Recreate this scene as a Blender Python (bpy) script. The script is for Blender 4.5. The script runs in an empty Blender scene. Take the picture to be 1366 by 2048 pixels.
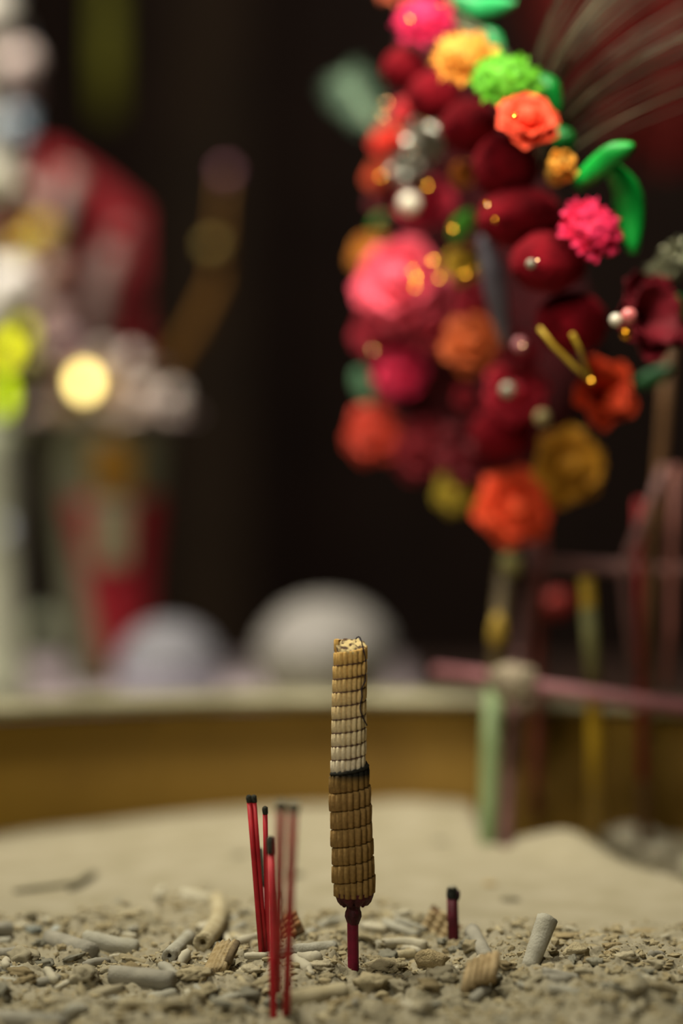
import bpy, math, random
import numpy as np
from mathutils import Vector, Matrix, noise as mnoise
R_ = math.radians
C = bpy.context.scene.collection
SC = bpy.context.scene
rng = random.Random(7)

# ------------------------------------------------------------------ camera
PITCH, CAM = R_(3.3), Vector((-0.0052, -1.124, 0.280))
LENS, SENS = 85.0, 36.0
FPX = 2048 * LENS / SENS
FOCUS = 1.136
cam_d = bpy.data.cameras.new('camera'); cam = bpy.data.objects.new('camera', cam_d); C.objects.link(cam)
cam.location = CAM; cam.rotation_euler = (R_(90) - PITCH, 0, 0)
cam_d.sensor_fit = 'VERTICAL'; cam_d.sensor_height = SENS; cam_d.sensor_width = 24; cam_d.lens = LENS
cam_d.dof.use_dof = True; cam_d.dof.focus_distance = FOCUS; cam_d.dof.aperture_fstop = 1.8
cam_d.clip_start = 0.02
SC.camera = cam
# ------------------------------------------------------------------ world, lamps, exposure
w = bpy.data.worlds.new('world'); SC.world = w; w.use_nodes = True
w.node_tree.nodes['Background'].inputs[0].default_value = (1.0, 0.82, 0.55, 1)
w.node_tree.nodes['Background'].inputs[1].default_value = 0.05
def area(name, loc, target, size, power, col, spread=180):
    d = bpy.data.lights.new(name, 'AREA'); d.shape = 'DISK'; d.size = size; d.energy = power; d.color = col
    d.spread = R_(spread)
    o = bpy.data.objects.new(name, d); C.objects.link(o); o.location = loc
    o.rotation_euler = (Vector(target) - Vector(loc)).to_track_quat('-Z', 'Y').to_euler()
    return o
area('ceiling_lamp', (-0.52, 0.30, 1.7), (0.04, 0.2, 0.0), 0.4, 14.0, (0.97, 0.92, 0.74), 110)
area('front_fill', (-0.9, -1.9, 1.7), (0.15, 0.25, 0.25), 0.5, 6.5, (0.97, 0.92, 0.74), 100)  # added frontal fill for flowers and ash, no actual source there
area('ornament_fill', (0.02, -0.26, 0.98), (0.10, 0.26, 0.40), 0.16, 1.05, (1.0, 0.92, 0.74), 58)  # added fill above the bouquet, brightens its upper flowers over the lower ones
area('back_wall_fill', (0.9, 2.3, 2.2), (-0.1, 4.4, -0.1), 0.4, 15, (1.0, 0.85, 0.7), 150)  # fill light added to lift the back wall out of black
area('altar_lamp', (-0.55, 0.72, 1.15), (-0.33, 1.15, 0.12), 0.3, 6.0, (1.0, 0.9, 0.76), 120)
SC.view_settings.view_transform = 'Standard'; SC.view_settings.look = 'None'
SC.view_settings.exposure = 0.0; SC.view_settings.gamma = 1.0; SC.view_settings.use_curve_mapping = False
SC.cycles.use_denoising = True
SC.cycles.use_adaptive_sampling = False
SC.cycles.max_bounces = 6

# ------------------------------------------------------------------ photograph -> scene points
FWD = Vector((0, math.cos(PITCH), -math.sin(PITCH))); UP = Vector((0, math.sin(PITCH), math.cos(PITCH)))
def at(px, py, d):
    return CAM + FWD * d + Vector((1, 0, 0)) * ((px - 683) / FPX * d) - UP * ((py - 1024) / FPX * d)
def ray(px, py):
    return FWD + Vector((1, 0, 0)) * ((px - 683) / FPX) - UP * ((py - 1024) / FPX)
def ony(px, py, Y):
    r = ray(px, py); return CAM + r * ((Y - CAM.y) / r.y)
def onz(px, py, Z):
    r = ray(px, py); return CAM + r * ((Z - CAM.z) / r.z)
def mpp(d): return d / FPX

# ------------------------------------------------------------------ numpy noise
def _hash(i, j, s):
    v = np.sin(i * 127.1 + j * 311.7 + s * 74.7) * 43758.5453
    return v - np.floor(v)
def vnoise(x, y, s=0):
    x = np.asarray(x, float); y = np.asarray(y, float)
    i = np.floor(x); j = np.floor(y); u = x - i; v = y - j
    u = u * u * (3 - 2 * u); v = v * v * (3 - 2 * v)
    a, b, c, d = _hash(i, j, s), _hash(i + 1, j, s), _hash(i, j + 1, s), _hash(i + 1, j + 1, s)
    return (a * (1 - u) + b * u) * (1 - v) + (c * (1 - u) + d * u) * v - 0.5
def sstep(a, b, x):
    t = np.clip((np.asarray(x, float) - a) / (b - a), 0, 1); return t * t * (3 - 2 * t)

# ------------------------------------------------------------------ ash height field
BX, BY, BR = 0.0, -0.074, 0.515
BPX = [-400, 0, 120, 230, 330, 420, 500, 600, 700, 800, 880, 960, 1080, 1200, 1366, 1800]
BPY = [1850, 1838, 1828, 1812, 1792, 1772, 1795, 1806, 1812, 1818, 1832, 1862, 1862, 1858, 1862, 1870]
def proj(x, y, z=0.0):
    dx = x - CAM.x; dy = y - CAM.y; dz = z - CAM.z
    d = dy * FWD.y + dz * FWD.z; u = dy * UP.y + dz * UP.z
    d = np.maximum(d, 0.05)
    return 683 + FPX * dx / d, 1024 - FPX * u / d
def debris_mask(x, y):
    px, py = proj(x, y)
    b = np.interp(px, BPX, BPY) + 40 * vnoise(x * 60, y * 60, 3)
    return sstep(-8, 22, py - b)
def H(x, y):
    x = np.asarray(x, float); y = np.asarray(y, float)
    m = debris_mask(x, y)
    h = 0.004 * vnoise(x * 9, y * 9, 1) + 0.0022 * vnoise(x * 25, y * 25, 2)
    h = h - 0.012 * sstep(0.0, -0.25, x) * sstep(0.1, 0.4, y)
    h = h + 0.002 * np.exp(-((x - 0.03) / 0.035) ** 2 - ((y - 0.43) / 0.05) ** 2)
    h = h + m * (0.007 * vnoise(x * 45, y * 45, 5) + 0.0075 * np.abs(vnoise(x * 100, y * 100, 6)) + 0.005 * np.abs(vnoise(x * 230, y * 230, 8)) + 0.002 * vnoise(x * 480, y * 480, 7))
    h = h + m * 0.005 * sstep(0.05, 0.09, x)
    h = h + sstep(-0.015, -0.06, y) * (0.016 * np.abs(vnoise(x * 38, y * 55, 9)) - 0.004)
    # crest on the far right with a hollow behind it
    t = np.clip((x - 0.09) / 0.1, -0.3, 2)
    line = 0.312 - 0.115 * np.clip(t, 0, 2) ** 1.3
    s = y - line
    g = sstep(0.075, 0.10, x)
    h = h + g * (0.012 * np.exp(-((x - 0.128) / 0.022) ** 2 - (s / 0.03) ** 2) - 0.034 * sstep(0.0, 0.05, s) + 0.022 * sstep(0.10, 0.2, s))
    return h
def h1(x, y): return float(H(np.array([x]), np.array([y]))[0])
def ground(px, py, up=0.0):
    z = 0.0
    for _ in range(8):
        p = onz(px, py, z + up); z = 0.5 * z + 0.5 * h1(p.x, p.y)
    return onz(px, py, z + up)

# ------------------------------------------------------------------ mesh builder
class MB:
    def __init__(s): s.v = []; s.f = []
    def add(s, vs, fs):
        o = len(s.v); s.v += [tuple(v) for v in vs]; s.f += [tuple(i + o for i in f) for f in fs]; return s
    def tube(s, pts, radii, n=10, cap=True, wob=0.0, seed=0):
        pts = [Vector(p) for p in pts]
        if not hasattr(radii, '__len__'): radii = [radii] * len(pts)
        vs, fs = [], []
        ref = Vector((0, 0, 1))
        t0 = (pts[1] - pts[0]).normalized()
        if abs(t0.dot(ref)) > 0.9: ref = Vector((0, 1, 0))
        a = t0.cross(ref).normalized()
        for i, p in enumerate(pts):
            t = (pts[min(i + 1, len(pts) - 1)] - pts[max(i - 1, 0)]).normalized()
            a = (a - t * a.dot(t)).normalized(); b = t.cross(a)
            for k in range(n):
                an = 2 * math.pi * k / n
                r = radii[i]
                if wob: r *= 1 + wob * mnoise.noise(Vector((math.cos(an) * 1.3 + seed, math.sin(an) * 1.3, i * 0.8)))
                vs.append(p + (a * math.cos(an) + b * math.sin(an)) * r)
        for i in range(len(pts) - 1):
            for k in range(n):
                k2 = (k + 1) % n
                fs.append((i * n + k, i * n + k2, (i + 1) * n + k2, (i + 1) * n + k))
        if cap:
            fs.append(tuple(range(n))[::-1]); fs.append(tuple((len(pts) - 1) * n + k for k in range(n)))
        return s.add(vs, fs)
    def lathe(s, prof, n=32, c=(0, 0, 0), closed=False, fun=None):
        vs, fs = [], []
        for (r, z) in prof:
            for k in range(n):
                an = 2 * math.pi * k / n
                rr, zz = (r, z) if fun is None else fun(r, z, an)
                vs.append((c[0] + rr * math.cos(an), c[1] + rr * math.sin(an), c[2] + zz))
        m = len(prof)
        for i in range(m if closed else m - 1):
            i2 = (i + 1) % m
            for k in range(n):
                k2 = (k + 1) % n
                fs.append((i * n + k, i * n + k2, i2 * n + k2, i2 * n + k))
        return s.add(vs, fs)
    def box(s, lo, hi):
        (a, b, c), (d, e, f) = lo, hi
        return s.add([(a, b, c), (d, b, c), (d, e, c), (a, e, c), (a, b, f), (d, b, f), (d, e, f), (a, e, f)],
                     [(3, 2, 1, 0), (4, 5, 6, 7), (0, 1, 5, 4), (1, 2, 6, 5), (2, 3, 7, 6), (3, 0, 4, 7)])
    def blob(s, c, r, nz=0.0, fr=1.0, sub=2, seed=0, spike=0.0):
        v, f = ico(sub); vs = []
        for p in v:
            p = Vector(p)
            k = 1 + nz * mnoise.noise(p * fr + Vector((seed, seed * 1.7, 0)))
            if spike: k += spike * mnoise.noise(p * 9 + Vector((seed, 0, 0)))
            vs.append((c[0] + p.x * r[0] * k, c[1] + p.y * r[1] * k, c[2] + p.z * r[2] * k))
        return s.add(vs, f)
    def sheet(s, fn, nu, nv, th=0.0):
        vs = [[Vector(fn(u / nu, v / nv)) for u in range(nu + 1)] for v in range(nv + 1)]
        flat = [p for row in vs for p in row]; W = nu + 1; fs = []
        for v in range(nv):
            for u in range(nu):
                fs.append((v * W + u, v * W + u + 1, (v + 1) * W + u + 1, (v + 1) * W + u))
        if th:
            nrm = []
            for v in range(nv + 1):
                for u in range(nu + 1):
                    a = vs[v][min(u + 1, nu)] - vs[v][max(u - 1, 0)]; b = vs[min(v + 1, nv)][u] - vs[max(v - 1, 0)][u]
                    q = a.cross(b); nrm.append(q.normalized() if q.length > 1e-12 else Vector((0, 0, 1)))
            N = len(flat); back = [p - q * th for p, q in zip(flat, nrm)]
            fs2 = [tuple(i + N for i in f[::-1]) for f in fs]
            edge = [u for u in range(nu + 1)] + [v * W + nu for v in range(1, nv + 1)] + [nv * W + u for u in range(nu - 1, -1, -1)] + [v * W for v in range(nv - 1, 0, -1)]
            for a, b in zip(edge, edge[1:] + edge[:1]): fs2.append((b, a, a + N, b + N))
            return s.add(flat + back, fs + fs2)
        return s.add(flat, fs)
    def mesh(s, name, m, smooth=True, org=(0, 0, 0)):
        me = bpy.data.meshes.new(name)
        me.from_pydata([(v[0] - org[0], v[1] - org[1], v[2] - org[2]) for v in s.v], [], s.f)
        if m: me.materials.append(m)
        if smooth: me.polygons.foreach_set('use_smooth', [True] * len(me.polygons))
        me.update(); return me
_ico = {}
def ico(sub):
    if sub in _ico: return _ico[sub]
    import bmesh
    bm = bmesh.new(); bmesh.ops.create_icosphere(bm, subdivisions=sub, radius=1)
    v = [tuple(x.co) for x in bm.verts]; f = [tuple(q.index for q in p.verts) for p in bm.faces]; bm.free()
    _ico[sub] = (v, f); return _ico[sub]

def world_of(o):
    p = Vector((0, 0, 0))
    while o is not None: p += Vector(o.location); o = o.parent
    return p
def tag(o, label=None, cat=None, group=None, kind=None):
    if label: o['label'] = label
    if cat: o['category'] = cat
    if group: o['group'] = group
    if kind: o['kind'] = kind
    return o
def thing(name, loc, label, cat, group=None):
    o = bpy.data.objects.new(name, None); C.objects.link(o); o.location = loc; o.empty_display_size = 0.01
    return tag(o, label, cat, group)
def part(name, mb, m, parent, label=None, smooth=True, kind=None):
    """mesh written in world coordinates, stored relative to its (unrotated) parent"""
    org = world_of(parent)
    o = bpy.data.objects.new(name, mb.mesh(name, m, smooth, org)); C.objects.link(o); o.parent = parent
    return tag(o, label, kind=kind)
def place(name, me, parent, loc, rot=None, scale=None, label=None):
    o = bpy.data.objects.new(name, me); C.objects.link(o); o.parent = parent; o.location = loc
    if rot is not None: o.rotation_euler = rot
    if scale is not None: o.scale = scale
    return tag(o, label)
def single(name, mb, m, label, cat, group=None, kind=None, smooth=True, org=None):
    if org is None:
        a = np.array(mb.v); org = (a[:, 0].mean(), a[:, 1].mean(), a[:, 2].min())
    o = bpy.data.objects.new(name, mb.mesh(name, m, smooth, org)); C.objects.link(o); o.location = org
    return tag(o, label, cat, group, kind)
def struct(name, mb, m, smooth=False):
    o = bpy.data.objects.new(name, mb.mesh(name, m, smooth)); C.objects.link(o); o['kind'] = 'structure'; return o

# ------------------------------------------------------------------ materials
def lin(c):
    if isinstance(c, str):
        c = c.lstrip('#'); c = [int(c[i:i + 2], 16) / 255 for i in (0, 2, 4)]
    return tuple((x / 12.92 if x <= 0.04045 else ((x + 0.055) / 1.055) ** 2.4) for x in c) + (1,)
_m = {}
def mat(c1, c2=None, sc=60.0, rough=0.8, metal=0.0, bump=0.0, bsc=300.0, sheen=0.0, emit=0.0, trans=0.0, spec=0.3, sss=0.0, det=4):
    key = (c1, c2, sc, rough, metal, bump, bsc, sheen, emit, trans, spec, sss, det)
    if key in _m: return _m[key]
    m = bpy.data.materials.new('mat_%d' % len(_m)); m.use_nodes = True; nt = m.node_tree; N = nt.nodes; L = nt.links
    b = N['Principled BSDF']; b.inputs['Roughness'].default_value = rough; b.inputs['Metallic'].default_value = metal
    b.inputs['Specular IOR Level'].default_value = spec
    tc = N.new('ShaderNodeTexCoord')
    nz = N.new('ShaderNodeTexNoise'); nz.inputs['Scale'].default_value = sc; nz.inputs['Detail'].default_value = det
    L.new(tc.outputs['Object'], nz.inputs['Vector'])
    rp = N.new('ShaderNodeValToRGB'); rp.color_ramp.elements[0].position = 0.35; rp.color_ramp.elements[1].position = 0.65
    rp.color_ramp.elements[0].color = lin(c1); rp.color_ramp.elements[1].color = lin(c2 or c1)
    L.new(nz.outputs['Fac'], rp.inputs[0]); L.new(rp.outputs[0], b.inputs['Base Color'])
    if bump:
        n2 = N.new('ShaderNodeTexNoise'); n2.inputs['Scale'].default_value = bsc; n2.inputs['Detail'].default_value = 5
        L.new(tc.outputs['Object'], n2.inputs['Vector'])
        bp = N.new('ShaderNodeBump'); bp.inputs['Strength'].default_value = bump; bp.inputs['Distance'].default_value = 0.002
        L.new(n2.outputs['Fac'], bp.inputs['Height']); L.new(bp.outputs[0], b.inputs['Normal'])
    if sheen:
        b.inputs['Sheen Weight'].default_value = sheen; b.inputs['Sheen Tint'].default_value = lin(c2 or c1)
    if emit:
        b.inputs['Emission Color'].default_value = lin(c1); b.inputs['Emission Strength'].default_value = emit
    if trans: b.inputs['Transmission Weight'].default_value = trans
    if sss:
        b.inputs['Subsurface Weight'].default_value = sss; b.inputs['Subsurface Radius'].default_value = (0.01, 0.005, 0.003)
    _m[key] = m; return m
def ramp_z(stops, rough=0.85, nz=0.12, sc=700, bump=0.3, bsc=1500, spec=0.2):
    """colour that runs along the height of the thing itself (burnt, bleached or stained zones)"""
    m = bpy.data.materials.new('zones_%d' % len(bpy.data.materials)); m.use_nodes = True; nt = m.node_tree; N = nt.nodes; L = nt.links
    b = N['Principled BSDF']; b.inputs['Roughness'].default_value = rough; b.inputs['Specular IOR Level'].default_value = spec
    g = N.new('ShaderNodeNewGeometry'); sx = N.new('ShaderNodeSeparateXYZ'); L.new(g.outputs['Position'], sx.inputs[0])
    z0, z1 = stops[0][0], stops[-1][0]
    n0 = N.new('ShaderNodeTexNoise'); n0.inputs['Scale'].default_value = sc; n0.inputs['Detail'].default_value = 4
    L.new(g.outputs['Position'], n0.inputs['Vector'])
    mr = N.new('ShaderNodeMapRange'); mr.inputs[1].default_value = z0; mr.inputs[2].default_value = z1; L.new(sx.outputs[2], mr.inputs[0])
    rp = N.new('ShaderNodeValToRGB'); e = rp.color_ramp.elements
    while len(e) < len(stops): e.new(0.5)
    for k, (z, c) in enumerate(stops): e[k].position = (z - z0) / (z1 - z0); e[k].color = lin(c)
    L.new(mr.outputs[0], rp.inputs[0])
    hs = N.new('ShaderNodeHueSaturation'); L.new(rp.outputs[0], hs.inputs['Color'])
    m2 = N.new('ShaderNodeMapRange'); m2.inputs[1].default_value = 0.3; m2.inputs[2].default_value = 0.7
    m2.inputs[3].default_value = 1 - nz * 2; m2.inputs[4].default_value = 1 + nz; L.new(n0.outputs['Fac'], m2.inputs[0])
    L.new(m2.outputs[0], hs.inputs['Value']); L.new(hs.outputs[0], b.inputs['Base Color'])
    n2 = N.new('ShaderNodeTexNoise'); n2.inputs['Scale'].default_value = bsc; L.new(g.outputs['Position'], n2.inputs['Vector'])
    bp = N.new('ShaderNodeBump'); bp.inputs['Strength'].default_value = bump; bp.inputs['Distance'].default_value = 0.0006
    L.new(n2.outputs['Fac'], bp.inputs['Height']); L.new(bp.outputs[0], b.inputs['Normal'])
    return m

M_ASH = mat('#928a76', '#867e68', 40, 0.95, bump=0.35, bsc=500, spec=0.1)
M_TUBE = [mat('#a6a294', '#949080', 90, 0.9, bump=0.3, bsc=900, spec=0.15), mat('#979284', '#827e72', 90, 0.9, bump=0.3, bsc=900, spec=0.15),
          mat('#b0a588', '#9c8f70', 90, 0.9, bump=0.3, bsc=900, spec=0.15), mat('#bdb6a2', '#a8a08a', 90, 0.9, bump=0.3, bsc=900, spec=0.15)]
M_CHUNK = [mat('#a69a7c', '#908468', 120, 0.95, bump=0.5, bsc=800, spec=0.1), mat('#b0a68c', '#9a9078', 120, 0.95, bump=0.5, bsc=800, spec=0.1),
           mat('#9a8a68', '#7e7054', 120, 0.95, bump=0.5, bsc=800, spec=0.1), mat('#94907f', '#7c786a', 120, 0.95, bump=0.5, bsc=800, spec=0.1)]
M_CHAR = mat('#2b2a22', '#15140f', 400, 0.9, bump=0.5, bsc=1500)
M_DARKWOOD = mat('#2c1d15', '#21140e', 8, 0.8)

# ================================================================== the setting
X0, X1, Y0, Y1, Z0, Z1 = -2.6, 2.6, -2.6, 4.4, -0.95, 2.5
struct('floor', MB().box((X0, Y0, Z0 - .05), (X1, Y1, Z0)), mat('#1c120d', '#140c09', 6, 0.7))
struct('ceiling', MB().box((X0, Y0, Z1), (X1, Y1, Z1 + .05)), M_DARKWOOD)
wb = struct('wall_back', MB().box((X0, Y1, Z0), (X1, Y1 + .05, Z1)), M_DARKWOOD)
for k in range(13):
    x = X0 + 0.05 + k * 0.4
    place('panel', MB().box((0, -0.025, 0), (0.36, 0.0, Z1 - Z0)).mesh('panel', M_DARKWOOD, False), wb, (x, Y1, Z0))
struct('wall_left', MB().box((X0 - .05, Y0, Z0), (X0, Y1, Z1)), M_DARKWOOD)
struct('wall_right', MB().box((X1, Y0, Z0), (X1 + .05, Y1, Z1)), M_DARKWOOD)
struct('wall_front', MB().box((X0, Y0 - .05, Z0), (X1, Y0, Z1)), M_DARKWOOD)
# square pillar in the dark behind the altar
pb = at(415, 1050, 4.3)
DK = 0.765
pl = thing('wooden_pillar', (pb.x, pb.y, Z0), 'dark brown timber pillar standing in the gloom right of the red and grey vase', 'pillar')
part('shaft', MB().box((pb.x - .07, pb.y - .07, Z0 + .08), (pb.x + .07, pb.y + .07, Z1)), mat('#3a2a18', '#2c2012', 10, 0.7), pl, smooth=False)
part('base', MB().box((pb.x - .1, pb.y - .1, Z0), (pb.x + .1, pb.y + .1, Z0 + .08)), M_DARKWOOD, pl, smooth=False)

# ================================================================== the bowl
ZR = 0.072
bowl = thing('incense_burner', (BX, BY, Z0), 'wide round brass bowl holding the bed of pale incense ash', 'incense burner')
M_BRASS = mat('#5e4612', '#4e380a', 7, 0.55, metal=0.2, bump=0.1, bsc=60, spec=.08)
part('wall', MB().lathe([(BR, -.08), (BR, ZR - .012), (BR + .018, ZR - .012), (BR + .018, -.06), (BR - .03, -.25), (BR - .2, -.36), (0.12, -.40), (0.0, -.40)], 160, (BX, BY, 0)), M_BRASS, bowl)
prof = []
for k in range(12):
    a = 2 * math.pi * k / 12
    prof.append((BR + .010 + .015 * math.cos(a), ZR - .005 + .0055 * math.sin(a)))
part('rim', MB().lathe(prof, 160, (BX, BY, 0), closed=True), mat('#989278', '#827c64', 30, 0.38, metal=0.35), bowl, 'lighter polished rolled rim')
part('pedestal', MB().lathe([(0.0, -.40), (.14, -.40), (.11, -.5), (.13, -.8), (.26, Z0 + .05), (.28, Z0), (0, Z0)], 48, (BX, BY, 0)), M_BRASS, bowl)

# ash bed
def make_ash():
    n = 520
    u = np.linspace(-1, 1, n)
    g = 0.56 * (0.33 * u + 0.67 * u ** 3)
    X, Y = np.meshgrid(g, g + 0.0)
    X = X + 0.0; Y = Y - 0.01
    dx, dy = X - BX, Y - BY; r = np.sqrt(dx * dx + dy * dy)
    k = np.where(r > BR + .001, (BR + .001) / np.maximum(r, 1e-6), 1.0)
    inside = r < BR + .001
    Xc, Yc = BX + dx * k, BY + dy * k
    Z = H(Xc, Yc)
    idx = np.arange(n * n).reshape(n, n)
    keep = inside[:-1, :-1] | inside[1:, :-1] | inside[:-1, 1:] | inside[1:, 1:]
    a, b, c, d = idx[:-1, :-1][keep], idx[:-1, 1:][keep], idx[1:, 1:][keep], idx[1:, :-1][keep]
    me = bpy.data.meshes.new('ash_bed')
    me.from_pydata(np.stack([Xc.ravel(), Yc.ravel(), Z.ravel()], 1).tolist(), [], np.stack([a, b, c, d], 1).tolist())
    me.materials.append(M_ASH); me.polygons.foreach_set('use_smooth', [True] * len(me.polygons))
    o = bpy.data.objects.new('incense_ash', me); C.objects.link(o)
    tag(o, 'bed of fine pale beige incense ash filling the brass bowl', 'ash', kind='stuff')
make_ash()
# crumbs too small to pick apart
def make_crumbs(N=13000):
    r = np.random.RandomState(3)
    V, F = ico(1); V = np.array(V); F = np.array(F); nv = len(V)
    P = []
    while sum(len(p) for p in P) < N:
        x = r.uniform(-.24, .24, 60000); y = r.uniform(-.14, .17, 60000)
        m = debris_mask(x, y)
        k = r.rand(60000) < m ** 2
        P.append(np.stack([x[k], y[k]], 1))
    P = np.concatenate(P)[:N]
    s = 0.0004 + 0.0022 * r.rand(N) ** 4
    S = s[:, None] * r.uniform(0.55, 1.5, (N, 3)); S[:, 2] *= 0.6
    ang = r.uniform(0, 6.28, N); ca, sa = np.cos(ang), np.sin(ang)
    J = 1 + 0.95 * (r.rand(N, nv) - 0.5)
    L = V[None] * S[:, None, :] * J[:, :, None]
    x = L[:, :, 0] * ca[:, None] - L[:, :, 1] * sa[:, None] + P[:, 0:1]
    y = L[:, :, 0] * sa[:, None] + L[:, :, 1] * ca[:, None] + P[:, 1:2]
    z = L[:, :, 2] + (H(P[:, 0], P[:, 1]) + s * 0.1)[:, None]
    W = np.stack([x, y, z], 2).reshape(-1, 3)
    FF = (F[None] + (np.arange(N) * nv)[:, None, None]).reshape(-1, 3)
    me = bpy.data.meshes.new('ash_crumbs'); me.from_pydata(W.tolist(), [], FF.tolist())
    me.materials.append(mat('#9e9274', '#8a7d60', 260, 0.95, spec=0.1, det=1))
    o = bpy.data.objects.new('ash_crumbs', me); C.objects.link(o)
    tag(o, 'fine crumbs and grit of broken ash littered around the stick bases', 'ash crumbs', kind='stuff')
make_crumbs()

# ================================================================== the thick incense stick in focus
def build_thick():
    base = ground(706, 1934)
    YS = base.y
    root = thing('thick_incense_stick', (base.x, base.y, base.z), 'thick half-burnt incense stick with gridded strands, pale ash top and brown lower half', 'incense stick')
    def zz(py): return ony(703, py, YS).z
    def xx(px, py): return ony(px, py, YS).x
    PX = FPX / (YS - CAM.y)  # px per metre, close enough
    # upper ash column ------------------------------------------------
    up = [(1546, 696.5, 35.5), (1500, 697.3, 35.0), (1420, 698.2, 34.6), (1360, 699.2, 34.0), (1302, 701.5, 33.2), (1268, 702.5, 33.0)]
    lo = [(1800, 708, 41.5), (1767, 707.2, 43.2), (1695, 704.6, 43.2), (1621, 701.5, 42.8), (1560, 699.4, 41.6), (1540, 698.6, 40.4)]
    def prof(tab):
        ys = [zz(a) for a, _, _ in tab]; cx = [xx(b, a) for a, b, _ in tab]; rr = [c / PX for _, _, c in tab]
        o = np.argsort(ys); ys = np.array(ys)[o]; cx = np.array(cx)[o]; rr = np.array(rr)[o]
        return lambda z: (float(np.interp(z, ys, cx)), float(np.interp(z, ys, rr)))
    pu, plo = prof(up), prof(lo)
    NC = 18
    z_b = ony(700, 1546.5, YS - 35 / PX).z          # burn line at the front
    pitU = (ony(700, 1302, YS - 34 / PX).z - z_b) / 9.0
    pitL = (z_b - ony(700, 1767, YS - 42 / PX).z) / 6.06
    mU = ramp_z([(z_b, '#dccfb6'), (z_b + .02, '#d8c49a'), (z_b + .045, '#d4b070'), (z_b + .07, '#cc9c4c')], nz=0.10)
    mL = ramp_z([(z_b - .06, '#8c6f40'), (z_b - .012, '#927344'), (z_b - .0046, '#846738'), (z_b - .0012, '#181710'), (z_b + .004, '#100f0b')], nz=0.12)
    mUc = ramp_z([(z_b, '#8f7a58'), (z_b + .03, '#8a6a38'), (z_b + .07, '#74501e')])
    mLc = mat('#4a3013', '#3a240e', 300, 0.9)
    def seg_mesh(name, wd, ht, dep, gap, bulge):
        rows = [(0.0, 0.6), (0.05, 0.93), (0.5, 1.0), (0.95, 0.93), (1.0, 0.6)]
        mb = MB(); vs = []; n = 7
        for (t, k) in rows:
            for q in range(n):
                a = -1 + 2 * q / (n - 1)
                yo = dep * (max(0, 1 - a * a) ** 0.6 * bulge) - dep * 0.5 * (1 - k)
                vs.append((a * wd * 0.5 * (1 if k > .9 else 0.92), -yo, gap + t * (ht - 2 * gap)))
        fs = [(r * n + q, r * n + q + 1, (r + 1) * n + q + 1, (r + 1) * n + q) for r in range(len(rows) - 1) for q in range(n - 1)]
        # closing back
        fs.append(tuple(q for q in range(n))[::-1]); fs.append(tuple(4 * n + q for q in range(n)))
        mb.add(vs, fs)
        return mb
    ru = 34.5 / PX; rl = 43 / PX
    wu = 2 * math.pi * ru / NC; wl = 2 * math.pi * rl / NC
    col = part('ash_core', MB().tube([(pu(z)[0], YS, z) for z in np.linspace(z_b - .004, z_b + pitU * 8.9, 24)],
                                    [pu(z)[1] - 0.0016 for z in np.linspace(z_b - .004, z_b + pitU * 8.9, 24)], 36), mUc, root)
    core = part('incense_core', MB().tube([(plo(z)[0], YS, z) for z in np.linspace(z_b - pitL * 7.0, z_b - .0006, 24)],
                                        [plo(z)[1] - 0.0021 for z in np.linspace(z_b - pitL * 7.0, z_b - .0006, 24)], 36), mLc, root)
    meU = [seg_mesh('ash_strand', wu * 0.97, pitU, 0.0016 * f, 0.00016, 1.0).mesh('ash_strand', mU) for f in (1.0, 1.15, 0.85)]
    meL = [seg_mesh('brown_strand', wl * 0.92, pitL, 0.0021 * f, 0.00022, 1.0).mesh('brown_strand', mL) for f in (1.0, 1.15, 0.9)]
    rr = random.Random(5)
    for j in range(-9, 159):
        th = -math.pi / 2 + j * 2 * math.pi / NC
        zc = z_b + pitU * j / NC
        cx, r = pu(zc + pitU / 2)
        r -= 0.0015
        o = place('ash_strand', meU[rr.randrange(3)], root, (cx + r * math.cos(th) - base.x, YS + r * math.sin(th) - base.y, zc - base.z), (rr.uniform(-.03, .03), 0, th + math.pi / 2))
        o.scale = (1, 1, 1)
    zfloor = z_b - pitL * 7.0
    for j in range(8, -9 - 18 * 7, -1):
        th = -math.pi / 2 + j * 2 * math.pi / NC
        zt = z_b + pitL * j / NC - .0004
        zb_ = max(zt - pitL, zfloor)
        hgt = zt - zb_
        if hgt < pitL * 0.3: continue
        cx, r = plo(zt - hgt / 2)
        r -= 0.0020
        if zb_ <= zfloor + pitL * .02: r -= 0.0003
        o = place('brown_strand', meL[rr.randrange(3)], root, (cx + r * math.cos(th) - base.x, YS + r * math.sin(th) - base.y, zb_ - base.z), (rr.uniform(-.03, .03), 0, th + math.pi / 2))
        o.scale = (1, 1, hgt / pitL)
    # spiral thread over the ash column and in the lower grooves
    pts = []
    for k in range(0, 9 * 36 - 4):
        th = -math.pi / 2 + (k - 18) * 2 * math.pi / 36
        z = z_b + pitU * ((k - 18) / 36) + pitU
        cx, r = pu(z); r -= 0.00035
        pts.append((cx + r * math.cos(th), YS + r * math.sin(th), z))
    part('binding_thread', MB().tube(pts[:-30], 0.00032, 5), mat('#5a3c28', '#432c2c', 500, 0.9), root, 'dark brown spiral binding thread')
    # charred ring
    pts = []; rad = []
    for k in range(-22, 23):
        th = -math.pi / 2 + k * 2 * math.pi / 44
        z = z_b + pitL * k / 44 + 0.0003
        r = plo(z)[1] - 0.0011
        pts.append((plo(z)[0] + r * math.cos(th), YS + r * math.sin(th), z)); rad.append(0.0009 * (1 + .25 * math.sin(k * 7.3) * math.cos(k * 3.1)))
    part('charred_ring', MB().tube(pts, rad, 8, wob=.3), M_CHAR, root, 'black charred edge where the incense smoulders')
    # broken top
    mb = MB(); vs = []; n = 40; m = 9
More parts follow.
